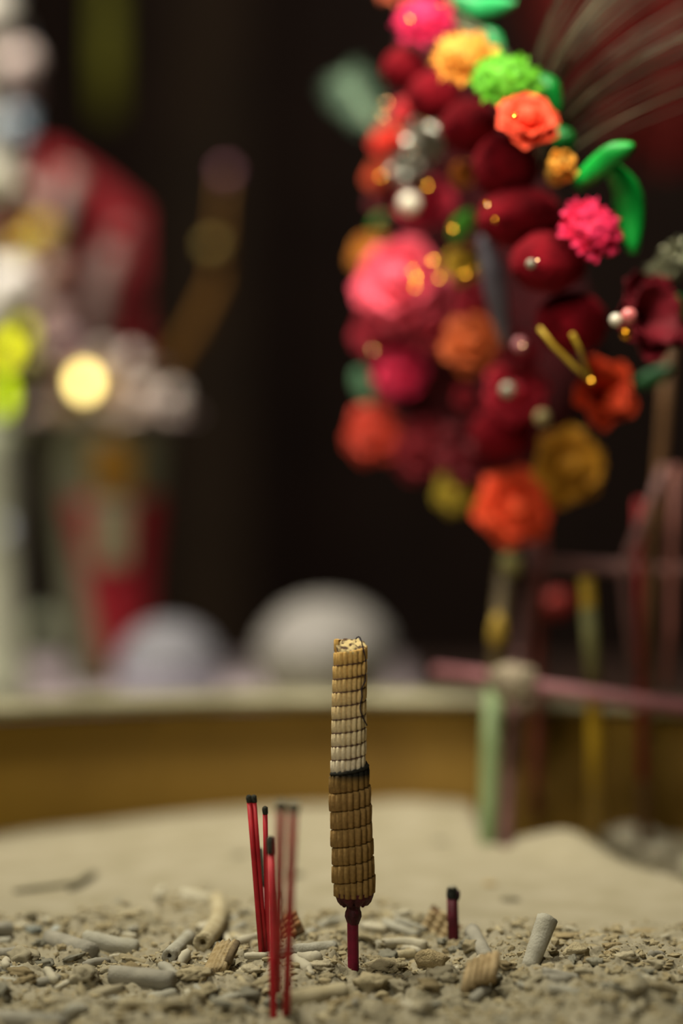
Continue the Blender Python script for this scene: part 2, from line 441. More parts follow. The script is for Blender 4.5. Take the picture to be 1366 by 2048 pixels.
    for i in range(m + 1):
        for k in range(n):
            th = 2 * math.pi * k / n; r0 = (pu(z_b + pitU * 9)[1] - 0.0003) * i / m
            x, y = r0 * math.cos(th), r0 * math.sin(th)
            zt = z_b + pitU * 9.0 + (y / ru) * pitU * 0.33 + pitU * 0.33 - (x / ru) * pitU * 0.1
            zt += 0.0012 * mnoise.noise(Vector((x * 420, y * 420, 3))) + 0.0007 * mnoise.noise(Vector((x * 1100, y * 1100, 1)))
            if y < -ru * .55: zt -= 0.0006
            vs.append((pu(zt)[0] + x, YS + y, zt))
    fs = [(i * n + k, i * n + (k + 1) % n, (i + 1) * n + (k + 1) % n, (i + 1) * n + k) for i in range(m) for k in range(n)]
    o0 = len(vs); vs += [(pu(z_b + pitU * 8.4)[0] + (pu(z_b)[1] - .002) * math.cos(2 * math.pi * k / n), YS + (pu(z_b)[1] - .002) * math.sin(2 * math.pi * k / n), z_b + pitU * 8.4) for k in range(n)]
    fs += [(m * n + k, m * n + (k + 1) % n, o0 + (k + 1) % n, o0 + k) for k in range(n)]
    mt = bpy.data.materials.new('broken_top'); mt.use_nodes = True; nt = mt.node_tree
    g = nt.nodes.new('ShaderNodeNewGeometry'); nz = nt.nodes.new('ShaderNodeTexNoise'); nz.inputs['Scale'].default_value = 260; nz.inputs['Detail'].default_value = 5
    rp = nt.nodes.new('ShaderNodeValToRGB'); rp.color_ramp.elements[0].position = 0.40; rp.color_ramp.elements[0].color = lin('#4a3424'); rp.color_ramp.elements[1].position = 0.50; rp.color_ramp.elements[1].color = lin('#c4ae7a')
    nt.links.new(g.outputs['Position'], nz.inputs['Vector']); nt.links.new(nz.outputs['Fac'], rp.inputs[0]); nt.links.new(rp.outputs[0], nt.nodes['Principled BSDF'].inputs['Base Color'])
    nt.nodes['Principled BSDF'].inputs['Roughness'].default_value = 0.95
    part('broken_top', mb.add(vs, fs), mt, root, 'crumbly broken top with dark pits')
    # loose thread down the right flank
    tp = [(470, 190), (490, 165), (512, 155), (530, 168), (548, 215), (575, 330), (596, 420), (604, 560), (600, 740), (560, 815), (545, 850), (557, 950), (535, 1030), (530, 1090), (538, 1150), (580, 1250), (622, 1328)]
    pts = []
    for (a, b) in tp:
        px, py = 640 + a / 6.607, 1250 + b / 6.607
        p = ony(px, py, YS); cx, r = pu(p.z); dx = p.x - cx
        q = math.sqrt(max(r * r - dx * dx, (r * .25) ** 2)) + 0.0006
        pts.append(ony(px, py, YS - q if b > 300 else YS - 0.002))
    part('loose_thread', MB().tube(pts, 0.00032, 6), mat('#2e2436', '#241a20', 500, 0.8), root, 'loose dark thread hanging down the flank')
    # ragged crimson bottom, collar, stem
    mcr = mat('#4f1620', '#380c14', 300, 0.7, bump=0.4, bsc=900)
    z1 = zfloor; cx = plo(z1)[0]
    def rag(r, z, an):
        return r * (1 + .05 * math.sin(an * 5 + 1) + .04 * math.sin(an * 13)), z - (0.0009 * math.sin(an * 9) + .0006 * math.sin(an * 17) if r > .004 and z < z1 - .001 else 0)
    part('crimson_base', MB().lathe([(rl * .9, z1 + .0022), (rl * .86, z1 - .0004), (rl * .76, z1 - .0020), (rl * .62, z1 - .0036), (rl * .5, z1 - .0038), (.003, z1 - .003)], 40, (cx, YS, 0), fun=rag), mcr, root, 'ragged dark crimson underside')
    prof_c = [(1808, 14.5), (1818, 13.5), (1824, 16), (1833, 16.8), (1840, 14.5), (1848, 11.6)]
    part('collar', MB().lathe([(r / PX, zz(y)) for y, r in prof_c] , 24, (xx(706.5, 1830), YS, 0), fun=lambda r, z, a: (r * (1 + .06 * math.sin(a * 3) + .03 * math.sin(a * 8 + z * 3000)), z)), mat('#4a1420', '#2c0a10', 400, 0.6, bump=0.4, bsc=900), root, 'knobbly dark collar')
    part('stem', MB().tube([(xx(705.4, 1808), YS, zz(1808)), (xx(705.6, 1860), YS, zz(1860)), (xx(706.6, 1930), YS, zz(1930)), (xx(707, 1960), YS, zz(1960))], 11.4 / PX, 20), mat('#7a1232', '#640f28', 250, 0.55, bump=0.15, bsc=900), root, 'crimson stained wooden stem')
build_thick()

# ================================================================== thin red sticks
M_RED = mat('#b4242c', '#9e1c26', 120, 0.55)
M_RED2 = mat('#b41c40', '#9c1a38', 120, 0.55)
def thin_stick(bp, top, label, r=0.00118, tip=0.0032, m=None, grey=0.0):
    b = ground(*bp); t = at(*top)
    root = thing('incense_stick', b, label, 'incense stick', 'thin red incense sticks')
    d = (t - b).normalized()
    ps = [b - d * .006, b + (t - b) * .33, b + (t - b) * .66, t - d * tip]
    part('stem', MB().tube(ps, r, 12), m or M_RED, root)
    cp = part('charred_tip', MB().tube([t - d * (tip * 1.0), t - d * tip * .8, t - d * tip * .3, t, t + d * .0006], [r * 1.03, r * 1.15, r * 1.2, r * 1.05, r * .5], 10, wob=.2), mat('#34352a', '#1c1c15', 900, 0.9), root, 'charred dark tip')
    return root
D0 = 1.136
thin_stick((523, 1915), (497.5, 1592, 1.150), 'left half of the joined pair of red sticks, tallest of the sharp ones')
thin_stick((531, 1913), (507.5, 1592, 1.150), 'right half of the joined pair of red sticks, touching its twin')
thin_stick((536, 1908), (530, 1615, 1.145), 'single sharp red stick with pale ash on its tip, next right of the joined pair')
thin_stick((534, 1896), (521, 1698, 1.185), 'short greyish stick half hidden between the joined pair and the single stick', r=0.0011, tip=0.02, m=mat('#8a5a58', '#7a4a4c', 200, .7))
thin_stick((547, 2032), (540.5, 1675, 1.090), 'blurred red stick with a long dark tip leaning behind its own base near the camera', r=0.0016, tip=0.008, m=M_RED)
thin_stick((553, 1996), (562, 1606, 1.006), 'left one of the two most blurred tall red sticks', r=0.0018, tip=0.004)
thin_stick((572, 2032), (587, 1608, 1.002), 'right one of the two most blurred tall red sticks', r=0.0019, tip=0.004)

# crimson stub right of the thick stick
def stub():
    b = ground(907, 1886); d = (b - CAM).dot(FWD); s = mpp(d)
    t = at(904, 1775, d); ax = (t - b).normalized()
    root = thing('incense_stub', b, 'short crimson stub of a burnt-out thick stick with a charred black top', 'incense stub')
    L = (t - b).length
    part('stem', MB().tube([b - ax * .01, b + ax * L * .4, b + ax * L * .86], [11.8 * s, 11.4 * s, 11.0 * s], 20, wob=.05), mat('#561022', '#420c18', 200, 0.6, bump=.2, bsc=700), root)
    part('charred_tip', MB().tube([b + ax * L * k for k in (.80, .83, .88, .93, .97, 1.0)], [11.4 * s, 12.2 * s, 11.6 * s, 11.0 * s, 10.6 * s, 9 * s], 20, wob=.14), mat('#20221a', '#0e0f0b', 500, .9, bump=.6, bsc=900), root, 'black charred top')
    part('bark_knob', MB().blob(b + ax * L * .87 + Vector((11 * s, -.001, 0)), (4.5 * s, 4.5 * s, 11 * s), .5, 2, 2, 4), mat('#2a1216', '#1a0a0c', 400, .8), root)
    part('ash_cap', MB().blob(b + ax * L * .995, (9.5 * s, 9.5 * s, 5 * s), .7, 2.2, 3, 2), mat('#a39c88', '#5d584a', 900, .95), root, 'grey ash cap')
stub()

# ================================================================== ash tubes and pieces picked out one by one
def ash_tube(ends, rpx, label, m=0, hollow=(True, False), lift=0.45, name='ash_tube', mid=None, hole=.5, taper=1.0, seed=0, top_d=None, group=None):
    r = rpx * mpp((ground(*ends[0]) - CAM).dot(FWD))
    a = ground(ends[0][0], ends[0][1], r * lift)
    b = ground(ends[1][0], ends[1][1], r * lift) if top_d is None else at(ends[1][0], ends[1][1], (a - CAM).dot(FWD) + top_d)
    if top_d is not None:
        a = a - (b - a).normalized() * r * 1.0
    c = (a + b) / 2 if mid is None else ground(mid[0], mid[1], r * lift)
    n = 18; K = 10
    pts = []; rad = []
    for i in range(K + 1):
        t = i / K
        p = a * (1 - t) ** 2 + c * 2 * t * (1 - t) + b * t * t if mid is not None else a.lerp(b, t)
        pts.append(p); rad.append(r * (1 + (taper - 1) * t) * (1 + .05 * mnoise.noise(Vector((t * 4, seed, 0)))))
    mb = MB()
    # outer skin, then fold inwards into the bore at hollow ends
    d0 = (pts[1] - pts[0]).normalized(); d1 = (pts[-1] - pts[-2]).normalized()
    P = list(pts); Q = list(rad)
    h0, h1_ = hollow
    if h0: P = [pts[0] + d0 * r * 1.3, pts[0] + d0 * r * .05] + P; Q = [r * hole * .8, r * hole] + Q
    else: P = [pts[0] - d0 * r * .25] + P; Q = [r * .6] + Q
    if h1_: P = P + [pts[-1] - d1 * r * .05, pts[-1] - d1 * r * 1.3]; Q = Q + [rad[-1] * hole, rad[-1] * hole * .8]
    else: P = P + [pts[-1] + d1 * r * .25]; Q = Q + [rad[-1] * .6]
    # explicit frames so the folded ends do not flip
    ref = Vector((0, 0, 1)); t = (b - a).normalized()
    if abs(t.z) > .8: ref = Vector((0, 1, 0))
    vs = []
    for i, p in enumerate(P):
        tt = t
        if mid is not None and len(pts) > 2:
            j = min(max(i - (2 if h0 else 1), 0), len(pts) - 1)
            tt = (pts[min(j + 1, len(pts) - 1)] - pts[max(j - 1, 0)]).normalized()
        e = tt.cross(ref).normalized(); f = e.cross(tt)
        for k in range(n):
            an = 2 * math.pi * k / n
            wv = 1 + .10 * mnoise.noise(Vector((math.cos(an) * 1.2 + seed * 3, math.sin(an) * 1.2, i * .45)))
            jag = 0
            if 0 < i < len(P) - 1 and (i <= (2 if h0 else 0) or i >= len(P) - (3 if h1_ else 1)): jag = .25 * r * mnoise.noise(Vector((math.cos(an) * 2, math.sin(an) * 2, seed + (i > 4) * 9)))
            vs.append(p + (e * math.cos(an) + f * math.sin(an)) * Q[i] * wv + tt * jag)
    fs = [(i * n + k, i * n + (k + 1) % n, (i + 1) * n + (k + 1) % n, (i + 1) * n + k) for i in range(len(P) - 1) for k in range(n)]
    fs += [tuple(range(n))[::-1], tuple((len(P) - 1) * n + k for k in range(n))]
    mb.add(vs, fs)
    return single(name, mb, M_TUBE[m], label, 'ash tube', group or 'burnt-out tubes of ash')
tubes = [
 (((338, 1912), (378, 1874)), 15, 'blue-grey ash tube pointing at the camera, end plugged, left of the tan hollow one', 0, dict(hollow=(True, False), hole=.35, lift=.9)),
 (((404, 1886), (434, 1800)), 18, 'long tan curved ash tube showing its round hole to the camera', 2, dict(mid=(450, 1848), hole=.42, lift=.9)),
 (((100, 1878), (182, 1906)), 20, 'fat grey ash tube lying slanted, overlapped by a thin dark shard at its right end', 1, {}),
 (((168, 1879), (272, 1899)), 19, 'pale grey broken half tube lying right behind the fat grey one', 0, {}),
 (((224, 1950), (345, 1962)), 20, 'blurred long grey ash tube in front of the other left-hand pieces', 1, dict(lift=1.2)),
 (((-30, 1912), (44, 1908)), 15, 'blue-grey ash tube cut by the left frame edge behind a thin brown one', 1, {}),
 (((0, 1938), (72, 1907)), 8, 'thin brownish ash tube lying aslant at the left frame edge', 2, {}),
 (((-20, 1860), (20, 1858)), 16, 'dark grey ash tube end at the left frame edge, farthest back of those there', 1, {}),
 (((-15, 1886), (20, 1882)), 9, 'small pale tube at the left frame edge between two larger grey ones', 0, {}),
 (((366, 1790), (424, 1800)), 12, 'blurred pale ash tube lying across at the back of the heap', 3, {}),
 (((435, 1892), (434, 1862)), 6.5, 'tiny upright-looking grey ash tube just right of the tan hollow one', 1, {}),
 (((447, 1866), (460, 1888)), 8, 'small white ash tube right of the tiny grey one', 3, {}),
 (((464, 1874), (516, 1892)), 10, 'tan ash tube running into the foot of the joined red pair', 2, {}),
 (((590, 1903), (668, 1896)), 15, 'thick pale ash tube lying left of the crimson stem, squared broken end', 0, dict(hollow=(False, True))),
 (((622, 1878), (712, 1864)), 7.5, 'slender bowed tan ash tube passing behind the crimson stem', 2, dict(mid=(665, 1862))),
 (((612, 1870), (668, 1838)), 8, 'pale ash tube rising slantwise to a ring-shaped open end', 0, dict(hollow=(False, True), hole=.6)),
 (((728, 1852), (772, 1858)), 8, 'short pale rod of ash just right of the crimson stem', 3, {}),
 (((720, 1850), (768, 1850)), 6, 'thin pale rod of ash behind the short one right of the stem', 0, {}),
 (((748, 1893), (850, 1892)), 12, 'bent whitish ash tube lying across right of the crimson stem', 3, dict(mid=(800, 1880))),
 (((828, 1907), (793, 1911)), 10, 'short pale tube with an open round end below the bent whitish one', 2, dict(hole=.6)),
 (((770, 1846), (835, 1872)), 10, 'grey ash tube slanting down toward the grid fragment', 0, {}),
 (((790, 1840), (850, 1862)), 9, 'pale ash tube lying behind the slanting grey one', 0, {}),
 (((640, 1852), (700, 1836)), 8, 'blurred pale ash tube lying at the back behind the crimson stem', 0, {}),
 (((395, 1862), (432, 1846)), 12, 'pale stubby tube tucked left of the tan curved one', 3, {}),
 (((232, 1838), (285, 1822)), 7, 'thin tan tube in the back of the left-hand heap', 2, {}),
 (((560, 2008), (690, 1985)), 22, 'large out-of-focus ash tube near the bottom right of the red sticks', 2, dict(seed=4)),
 (((-20, 2036), (130, 2046)), 18, 'dark blurred ash tube along the bottom left frame edge', 1, dict(seed=6)),
 (((1085, 1945), (1170, 1962)), 11, 'blurred grey ash tube lying at the foot of the standing one', 1, {}),
]
for k, (e, r, lab, m, kw) in enumerate(tubes):
    ash_tube(e, r, lab, m, **dict(dict(seed=k), **kw))
ash_tube(((1064, 1922), (1095, 1836)), 17, 'grey ash tube standing aslant out of the heap, widening to a slanted cut top', 0, hollow=(False, True), hole=.78, taper=1.28, top_d=0.01, seed=31, name='standing_ash_tube', group='standing ash tubes')
ash_tube(((972, 1912), (944, 1862)), 14, 'grey ash tube leaning back to the left, right of the crimson stub', 1, hollow=(False, True), hole=.6, taper=1.15, top_d=0.03, seed=37, name='standing_ash_tube', group='standing ash tubes')

# flat shards, wood chip, twigs, pebbles
def rod(name, path, rpx, m, label, cat, n=8, wob=.3):
    pts = [ground(a, b, .001) for a, b in path]
    r = rpx * mpp((pts[0] - CAM).dot(FWD))
    pp = []
    for i in range(len(pts) - 1):
        for t in (0, .33, .66): pp.append(pts[i].lerp(pts[i + 1], t))
    pp.append(pts[-1])
    return single(name, MB().tube(pp, [r * (.7 if i in (0, len(pp) - 1) else 1) for i in range(len(pp))], n, wob=wob), m, label, cat)
M_TW = mat('#57503a', '#3d3827', 300, .9, bump=.4, bsc=900)
rod('ash_shard', [(182, 1906), (205, 1914), (232, 1928)], 7, mat('#7d7766', '#66604f', 200, .9), 'thin dark grey shard lying against the end of the fat grey tube', 'shard')
rod('charred_twig', [(28, 1782), (80, 1776), (150, 1766)], 4.5, M_TW, 'long thin charred twig lying alone on the smooth ash at left', 'twig')
rod('charred_flake', [(140, 1778), (160, 1768), (188, 1748)], 9, M_TW, 'short dark flake tilted up at the right end of the charred twig', 'flake')
rod('charred_twig', [(232, 1857), (250, 1865), (272, 1876)], 2.6, M_CHAR, 'tiny black twig above the pale grey broken half tube', 'twig')
def piece(px, py, w, h, d, m, label, cat, name, seed=0, nz=.5, fr=1.4, group=None, sub=3):
    s = mpp((ground(px, py) - CAM).dot(FWD)); p = ground(px, py, h * s * .3)
    return single(name, MB().blob(p, (w * s / 2, d * s / 2, h * s / 2), nz, fr, sub, seed), m, label, cat, group)
M_PEB = mat('#6a624c', '#544d3b', 200, .9); M_PEBG = mat('#7c7f78', '#696c66', 200, .9)
for k, (px, py, w_, h_, m, lab) in enumerate([
    (64, 1836, 26, 22, M_PEB, 'dark conical pebble alone on the smooth ash above the left heap'),
    (68, 1860, 34, 18, M_PEBG, 'flattish dark grey pebble just below the dark conical one'),
    (114, 1862, 24, 18, mat('#a9aeaa', '#969b97', 200, .9), 'pale bluish pebble right of the flat grey one'),
    (880, 1682, 34, 6, M_PEB, 'dim dark speck lying on the far smooth ash right of the thick stick'),
    (980, 1768, 26, 10, mat('#a08a60', '#8a7650', 200, .9), 'soft brownish lump on the smooth ash above the crimson stub'),
    (1020, 1798, 40, 5, M_PEB, 'flat dark streak of grit on the smooth ash right of the stub'),
    (478, 1710, 30, 5, M_PEB, 'faint flat dark bit on the smooth ash left of the joined red pair'),
    (590, 1748, 40, 8, M_PEB, 'blurred olive bit lying on the ash between the thin sticks and the thick one')]):
    piece(px, py, w_, h_, w_ * .8, m, lab, 'pebble', 'ash_pebble', k, .4)
for k, (px, py, w_, h_, m, lab) in enumerate([
    (392, 1948, 66, 26, 0, 'rounded tan lump of ash in front of the grey plugged tube'),
    (770, 1932, 74, 30, 0, 'long oval lump of ash hiding the foot of the crimson stem'),
    (745, 1966, 70, 40, 0, 'blurred lump of ash just in front of the long oval one'),
    (640, 1930, 60, 20, 1, 'ridged crumbly ash lump left of the foot of the crimson stem'),
    (862, 1925, 60, 50, 2, 'brownish upright crumb left of the large striated block'),
    (1152, 1902, 48, 34, 0, 'cracked beige nugget right of the standing grey tube'),
    (1192, 1924, 34, 22, 3, 'small slate-grey nugget right of the cracked beige one'),
    (1218, 1908, 24, 12, 2, 'thin tan sliver lying right above the slate-grey nugget'),
    (1255, 1912, 44, 18, 1, 'pale flaky lump at the right of the tan sliver'),
    (1225, 1892, 40, 16, 2, 'brown flat lump behind the tan sliver'),
    (1140, 1872, 60, 14, 2, 'flat brown crust on the back edge of the right-hand heap'),
    (1290, 1866, 70, 16, 2, 'long low crust on the back edge of the heap near the right frame edge'),
    (250, 1918, 50, 12, 2, 'flat tan crumb below the thin dark grey shard'),
    (500, 1940, 46, 18, 1, 'pale oval crumb left of the blurred red stick bases'),
    (255, 1828, 40, 22, 1, 'shadowed lump at the back of the left-hand heap')]):
    piece(px, py, w_, h_, w_ * .7, M_CHUNK[m], lab, 'ash lump', 'ash_lump', 20 + k, .55, 1.8)
# lumps in the hollow behind the crest
for k, (px, py, w_, h_, lab) in enumerate([(1045, 1652, 46, 66, 'pale blurred lump of ash beside the mauve stick foot'),
                                           (1262, 1678, 110, 46, 'broad blurred pale lump of ash right of the yellow stick foot'),
                                           (1322, 1706, 84, 40, 'brightest blurred pale lump of ash in the right-hand hollow'),
                                           (1385, 1735, 80, 44, 'blurred pale lump cut by the right frame edge in the hollow')]):
    piece(px, py, w_, h_, w_, M_TUBE[3], lab, 'ash lump', 'ash_lump', 50 + k, .4, 1.5)
# wood chip with grain ridges
def chip():
    p0 = ground(425, 1942, .002); p1 = ground(452, 1886, .010)
    ax = (p1 - p0); s = mpp(1.14); side = Vector((1, .15, .1)).normalized() * 22 * s; up = Vector((0, -.5, 1)).normalized()
    root = thing('wood_chip', p0, 'tan splintered wood chip with lengthwise grain beside the joined red pair', 'wood chip')
    def fn(u, v):
        g = abs(math.sin(u * 17)) * .0006 + .0015 * math.sin(u * math.pi)
        return p0 + ax * (v * (1 + .06 * math.sin(u * 23))) + side * (2 * u - 1) + up * g
    part('face', MB().sheet(fn, 18, 6, .004), mat('#a08e6c', '#8a7650', 300, .9, bump=.4, bsc=700), root)
    part('bark_edge', MB().tube([p0 + ax * .25 + side * 1.05, p0 + ax * .6 + side * 1.05, p0 + ax * .95 + side * 1.02], .0018, 8, wob=.4), mat('#6c5c42', '#544632', 300, .9), root, 'darker bark edge')
chip()
# grid fragments of spent incense
def grid_frag(px, py, nu, nv, cell, du, dv, label, m):
    s = mpp((ground(px, py) - CAM).dot(FWD)); p = ground(px, py, .004)
    du = Vector(du).normalized() * cell[0] * s; dv = Vector(dv).normalized() * cell[1] * s; nn = du.cross(dv).normalized()
    if nn.y > 0: nn = -nn
    root = thing('grid_fragment', p, label, 'incense fragment', 'gridded incense fragments')
    bed = MB(); o = p - nn * .0016
    c4 = [o - du * .5 - dv * .5, o + du * (nu - .5) - dv * .5, o + du * (nu - .5) + dv * (nv - .5), o - du * .5 + dv * (nv - .5)]
    bed.add(c4 + [q - nn * .004 for q in c4], [(0, 1, 2, 3), (7, 6, 5, 4), (0, 4, 5, 1), (1, 5, 6, 2), (2, 6, 7, 3), (3, 7, 4, 0)])
    part('groove_bed', bed, mat('#7a6248', '#665036', 300, .9), root, smooth=False)
    rr = random.Random(px)
    cellmb = MB().tube([du * -.46, du * -.40, du * .40, du * .46], [dv.length * .34, dv.length * .5, dv.length * .5, dv.length * .34], 8)
    me = cellmb.mesh('strand', m)
    for i in range(nu):
        for j in range(nv):
            if (i in (0, nu - 1)) and (j in (0, nv - 1)) and rr.random() < .6: continue
            place('strand', me, root, du * i + dv * j - nn * (.0006 + rr.random() * .0004))
grid_frag(852, 1852, 4, 4, (20, 14), (.75, -.35, -.5), (.45, .5, .7), 'pale gridded fragment of spent incense leaning by the crimson stub', mat('#b29e7a', '#9c8660', 300, .9))
grid_frag(572, 1872, 3, 4, (15, 11), (.8, .1, .45), (-.4, .5, .75), 'rusty gridded fragment of incense behind the blurred red sticks', mat('#a87e56', '#926a44', 300, .9))
def big_block():
    p = ground(955, 1962, .006); s = mpp(1.09)
    root = thing('incense_block', p, 'brownish out-of-focus block of ribbed incense lying in front of the stub', 'incense fragment')
    for k in range(5):
        a = p + Vector((-26 * s + k * 13 * s, -.002 * abs(k - 2), -.004 + .0012 * k)); b = a + Vector((14 * s, .012, 44 * s))
        part('rib', MB().tube([a, a.lerp(b, .5), b], [9 * s, 9.5 * s, 8.5 * s], 10, wob=.25, seed=k), mat('#a5906c', '#8a7552', 200, .9, bump=.4, bsc=600), root)
big_block()

# scattered chunks nothing tells apart
def scatter():
    r = random.Random(11)
    proto = []
    for k in range(10):
        sh = [(1, .7, .55), (1.5, .6, .45), (1, .9, .7), (1.9, .5, .42), (1.2, 1, .4)][k % 5]
        mb = MB().blob((0, 0, 0), sh, .8, 1.7, 3, k * 3.1, .28)
        proto.append([mb.mesh('ash_chunk', M_CHUNK[q]) for q in range(4)])
    for k in range(6):
        pts = [Vector((-1.6 + .4 * i, .15 * math.sin(i * .5 + k), 0)) for i in range(9)]
        mb = MB().tube(pts, [.3] + [.5] * 7 + [.34], 10, wob=.35, seed=k * 5)
        proto.append([mb.mesh('ash_chunk', M_TUBE[q]) for q in (0, 3, 2, 1)])
    n = 0
    while n < 270:
        px = r.uniform(-20, 1390); py = 1790 + 265 * r.random() ** 1.0
        p = onz(px, py, 0)
        if debris_mask(np.array([p.x]), np.array([p.y]))[0] < .75: continue
        if (480 < px < 640 and py > 2000) or (670 < px < 745 and 1900 < py < 1975): continue
        s = r.choice([.0022, .0028, .0034, .0042]) * (1.0 if py < 1930 else 1.55) * (.75 if px > 1000 else 1)
        z = h1(p.x, p.y)
        o = bpy.data.objects.new('ash_chunk', proto[r.randrange(16)][r.choice([0, 0, 1, 1, 1, 2, 3])]); C.objects.link(o)
        o.location = (p.x, p.y, z + s * .22); o.rotation_euler = (r.uniform(-.3, .3), r.uniform(-.3, .3), r.uniform(0, 6.28)); o.scale = (s, s, s)
        tag(o, 'nondescript crumbled chunk of pale ash among the litter in the bowl', 'ash chunk', 'small ash chunks in the litter')
        n += 1
scatter()

# ================================================================== flower ornament on its stalk
def petal_mesh(name, L, W, cup, curl, ruffle, m, seed=0, nu=8, nv=7, point=0.0):
    """petal rooted at the origin, growing along +Z, outer face toward +Y"""
    def fn(u, v):
        a = (u - .5) * 2
        wv = W * (math.sin(math.pi * (.14 + .62 * v)) ** .8 if point == 0 else math.sin(math.pi * (.06 + .92 * v)) ** .9)
        x = a * wv * .5
        z = L * v * (1 - .30 * a * a * v)
        y = -cup * L * (a * a) * math.sin(math.pi * v * .8) + curl * L * v * v
        y += ruffle * L * v * v * math.sin(a * 7 + seed)
        z += ruffle * L * .7 * v * v * math.cos(a * 9 + seed)
        return (x, y, z)
    return MB().sheet(fn, nu, nv, L * .02).mesh(name, m)
def lean(px, py, d):
    cl_ = lambda a: max(0.0, min(1.0, a))
    return d - .105 * cl_((px - 780) / 350) * max(.2, cl_((1050 - py) / 500)) - .06 * cl_((400 - py) / 300)
def atb(px, py, d): return at(px, py, lean(px, py, d))
def shade(c, k):
    c = c.lstrip('#'); return '#%02x%02x%02x' % tuple(max(0, min(255, int(int(c[i:i + 2], 16) * k))) for i in (0, 2, 4))
bq_base = ground(974, 1690)
bq = thing('flower_ornament', bq_base, 'tall ornament of artificial flowers and velvet pompoms on a green stalk in the ash', 'flower ornament')
def flower(px, py, rpx, d, color, name, label, kind='rose', facing=None, c2=None):
    d = lean(px, py, d); p = at(px, py, d); r = rpx * mpp(d)
    ax = Vector(facing) if facing else Vector(((px - 960) / 500.0, -1, .35 + (560 - py) / 1400.0))
    q = ax.normalized().to_track_quat('Z', 'Y').to_euler()
    rr = random.Random(int(px * 7 + py))
    m = mat(color, c2 or shade(color, .8), 90, .65, sss=0.0, spec=.25)
    if kind == 'carnation':
        # frilled heart of many folded ridges
        mb = MB(); v, f = ico(4); vs = []
        for a in v:
            a = Vector(a); k = 1 + .22 * mnoise.noise(a * 2.6 + Vector((px, 0, 0))) + .13 * math.sin(6.5 * mnoise.noise(a * 1.7 + Vector((0, py, 0))))
            vs.append((a.x * r * .62 * k, a.y * r * .62 * k, a.z * r * .5 * k + r * .12))
        core = place(name, mb.add(vs, f).mesh(name, m), bq, p - world_of(bq), q, label=label)
        layers = [(8, 42, .78, .9, .12), (9, 70, .95, .9, .12)]
        ruf, cup, curl = .13, .15, .1
    elif kind == 'cup':
        core = place(name, MB().blob((0, 0, -r * .25), (r * .32, r * .32, r * .3), .2, 2, 3, px).mesh(name, mat(shade(color, .55), None, 90, .7)), bq, p - world_of(bq), q, label=label)
        layers = [(5, 30, 1.0, 1.25, .2), (5, 52, 1.1, 1.25, .2)]
        ruf, cup, curl = .05, .35, .12
    elif kind == 'tulip':
        core = place(name, MB().blob((0, 0, r * .1), (r * .45, r * .45, r * .8), .15, 2, 3, px).mesh(name, mat(shade(color, .8), None, 90, .7)), bq, p - world_of(bq), q, label=label)
        layers = [(4, 8, 1.55, .95, .45), (4, 20, 1.35, .95, .45)]
        ruf, cup, curl = .03, .35, .02
    else:
        mb = MB(); vs = []; n = 20
        for i in range(13):
            t = i / 12
            for k in range(n):
                a = 2 * math.pi * k / n
                sp = 1 + .10 * math.sin(3 * a + 9 * t)
                vs.append((math.cos(a) * r * .42 * math.sin(math.pi * (.12 + .80 * t)) * sp, math.sin(a) * r * .42 * math.sin(math.pi * (.12 + .80 * t)) * sp, r * (-.25 + .85 * t)))
        fs = [(i * n + k, i * n + (k + 1) % n, (i + 1) * n + (k + 1) % n, (i + 1) * n + k) for i in range(12) for k in range(n)] + [tuple(range(n))[::-1], tuple(12 * n + k for k in range(n))]
        core = place(name, mb.add(vs, fs).mesh(name, m), bq, p - world_of(bq), q, label=label)
        layers = [(4, 16, .85, 1.15, .3), (5, 42, .95, 1.3, .25), (6, 72, 1.0, 1.35, .2)]
        ruf, cup, curl = .06, .28, .14
    for li, (cnt, tilt, L, W, back) in enumerate(layers):
        me = petal_mesh('petal', r * L, r * W, cup, curl, ruf, m, seed=li + px)
        for k in range(cnt):
            a = 2 * math.pi * (k + .37 * li) / cnt + rr.uniform(-.12, .12)
            tl = R_(tilt + rr.uniform(-7, 7))
            # petal stands at angle a, outer face outward, tipped away from the axis
            Mx = Matrix.Rotation(a, 4, 'Z') @ Matrix.Translation((0, r * .06, -r * back)) @ Matrix.Rotation(-tl, 4, 'X')
            o = bpy.data.objects.new('petal', me); C.objects.link(o); o.parent = core
            o.location = Mx.to_translation(); o.rotation_euler = Mx.to_euler()
    return core
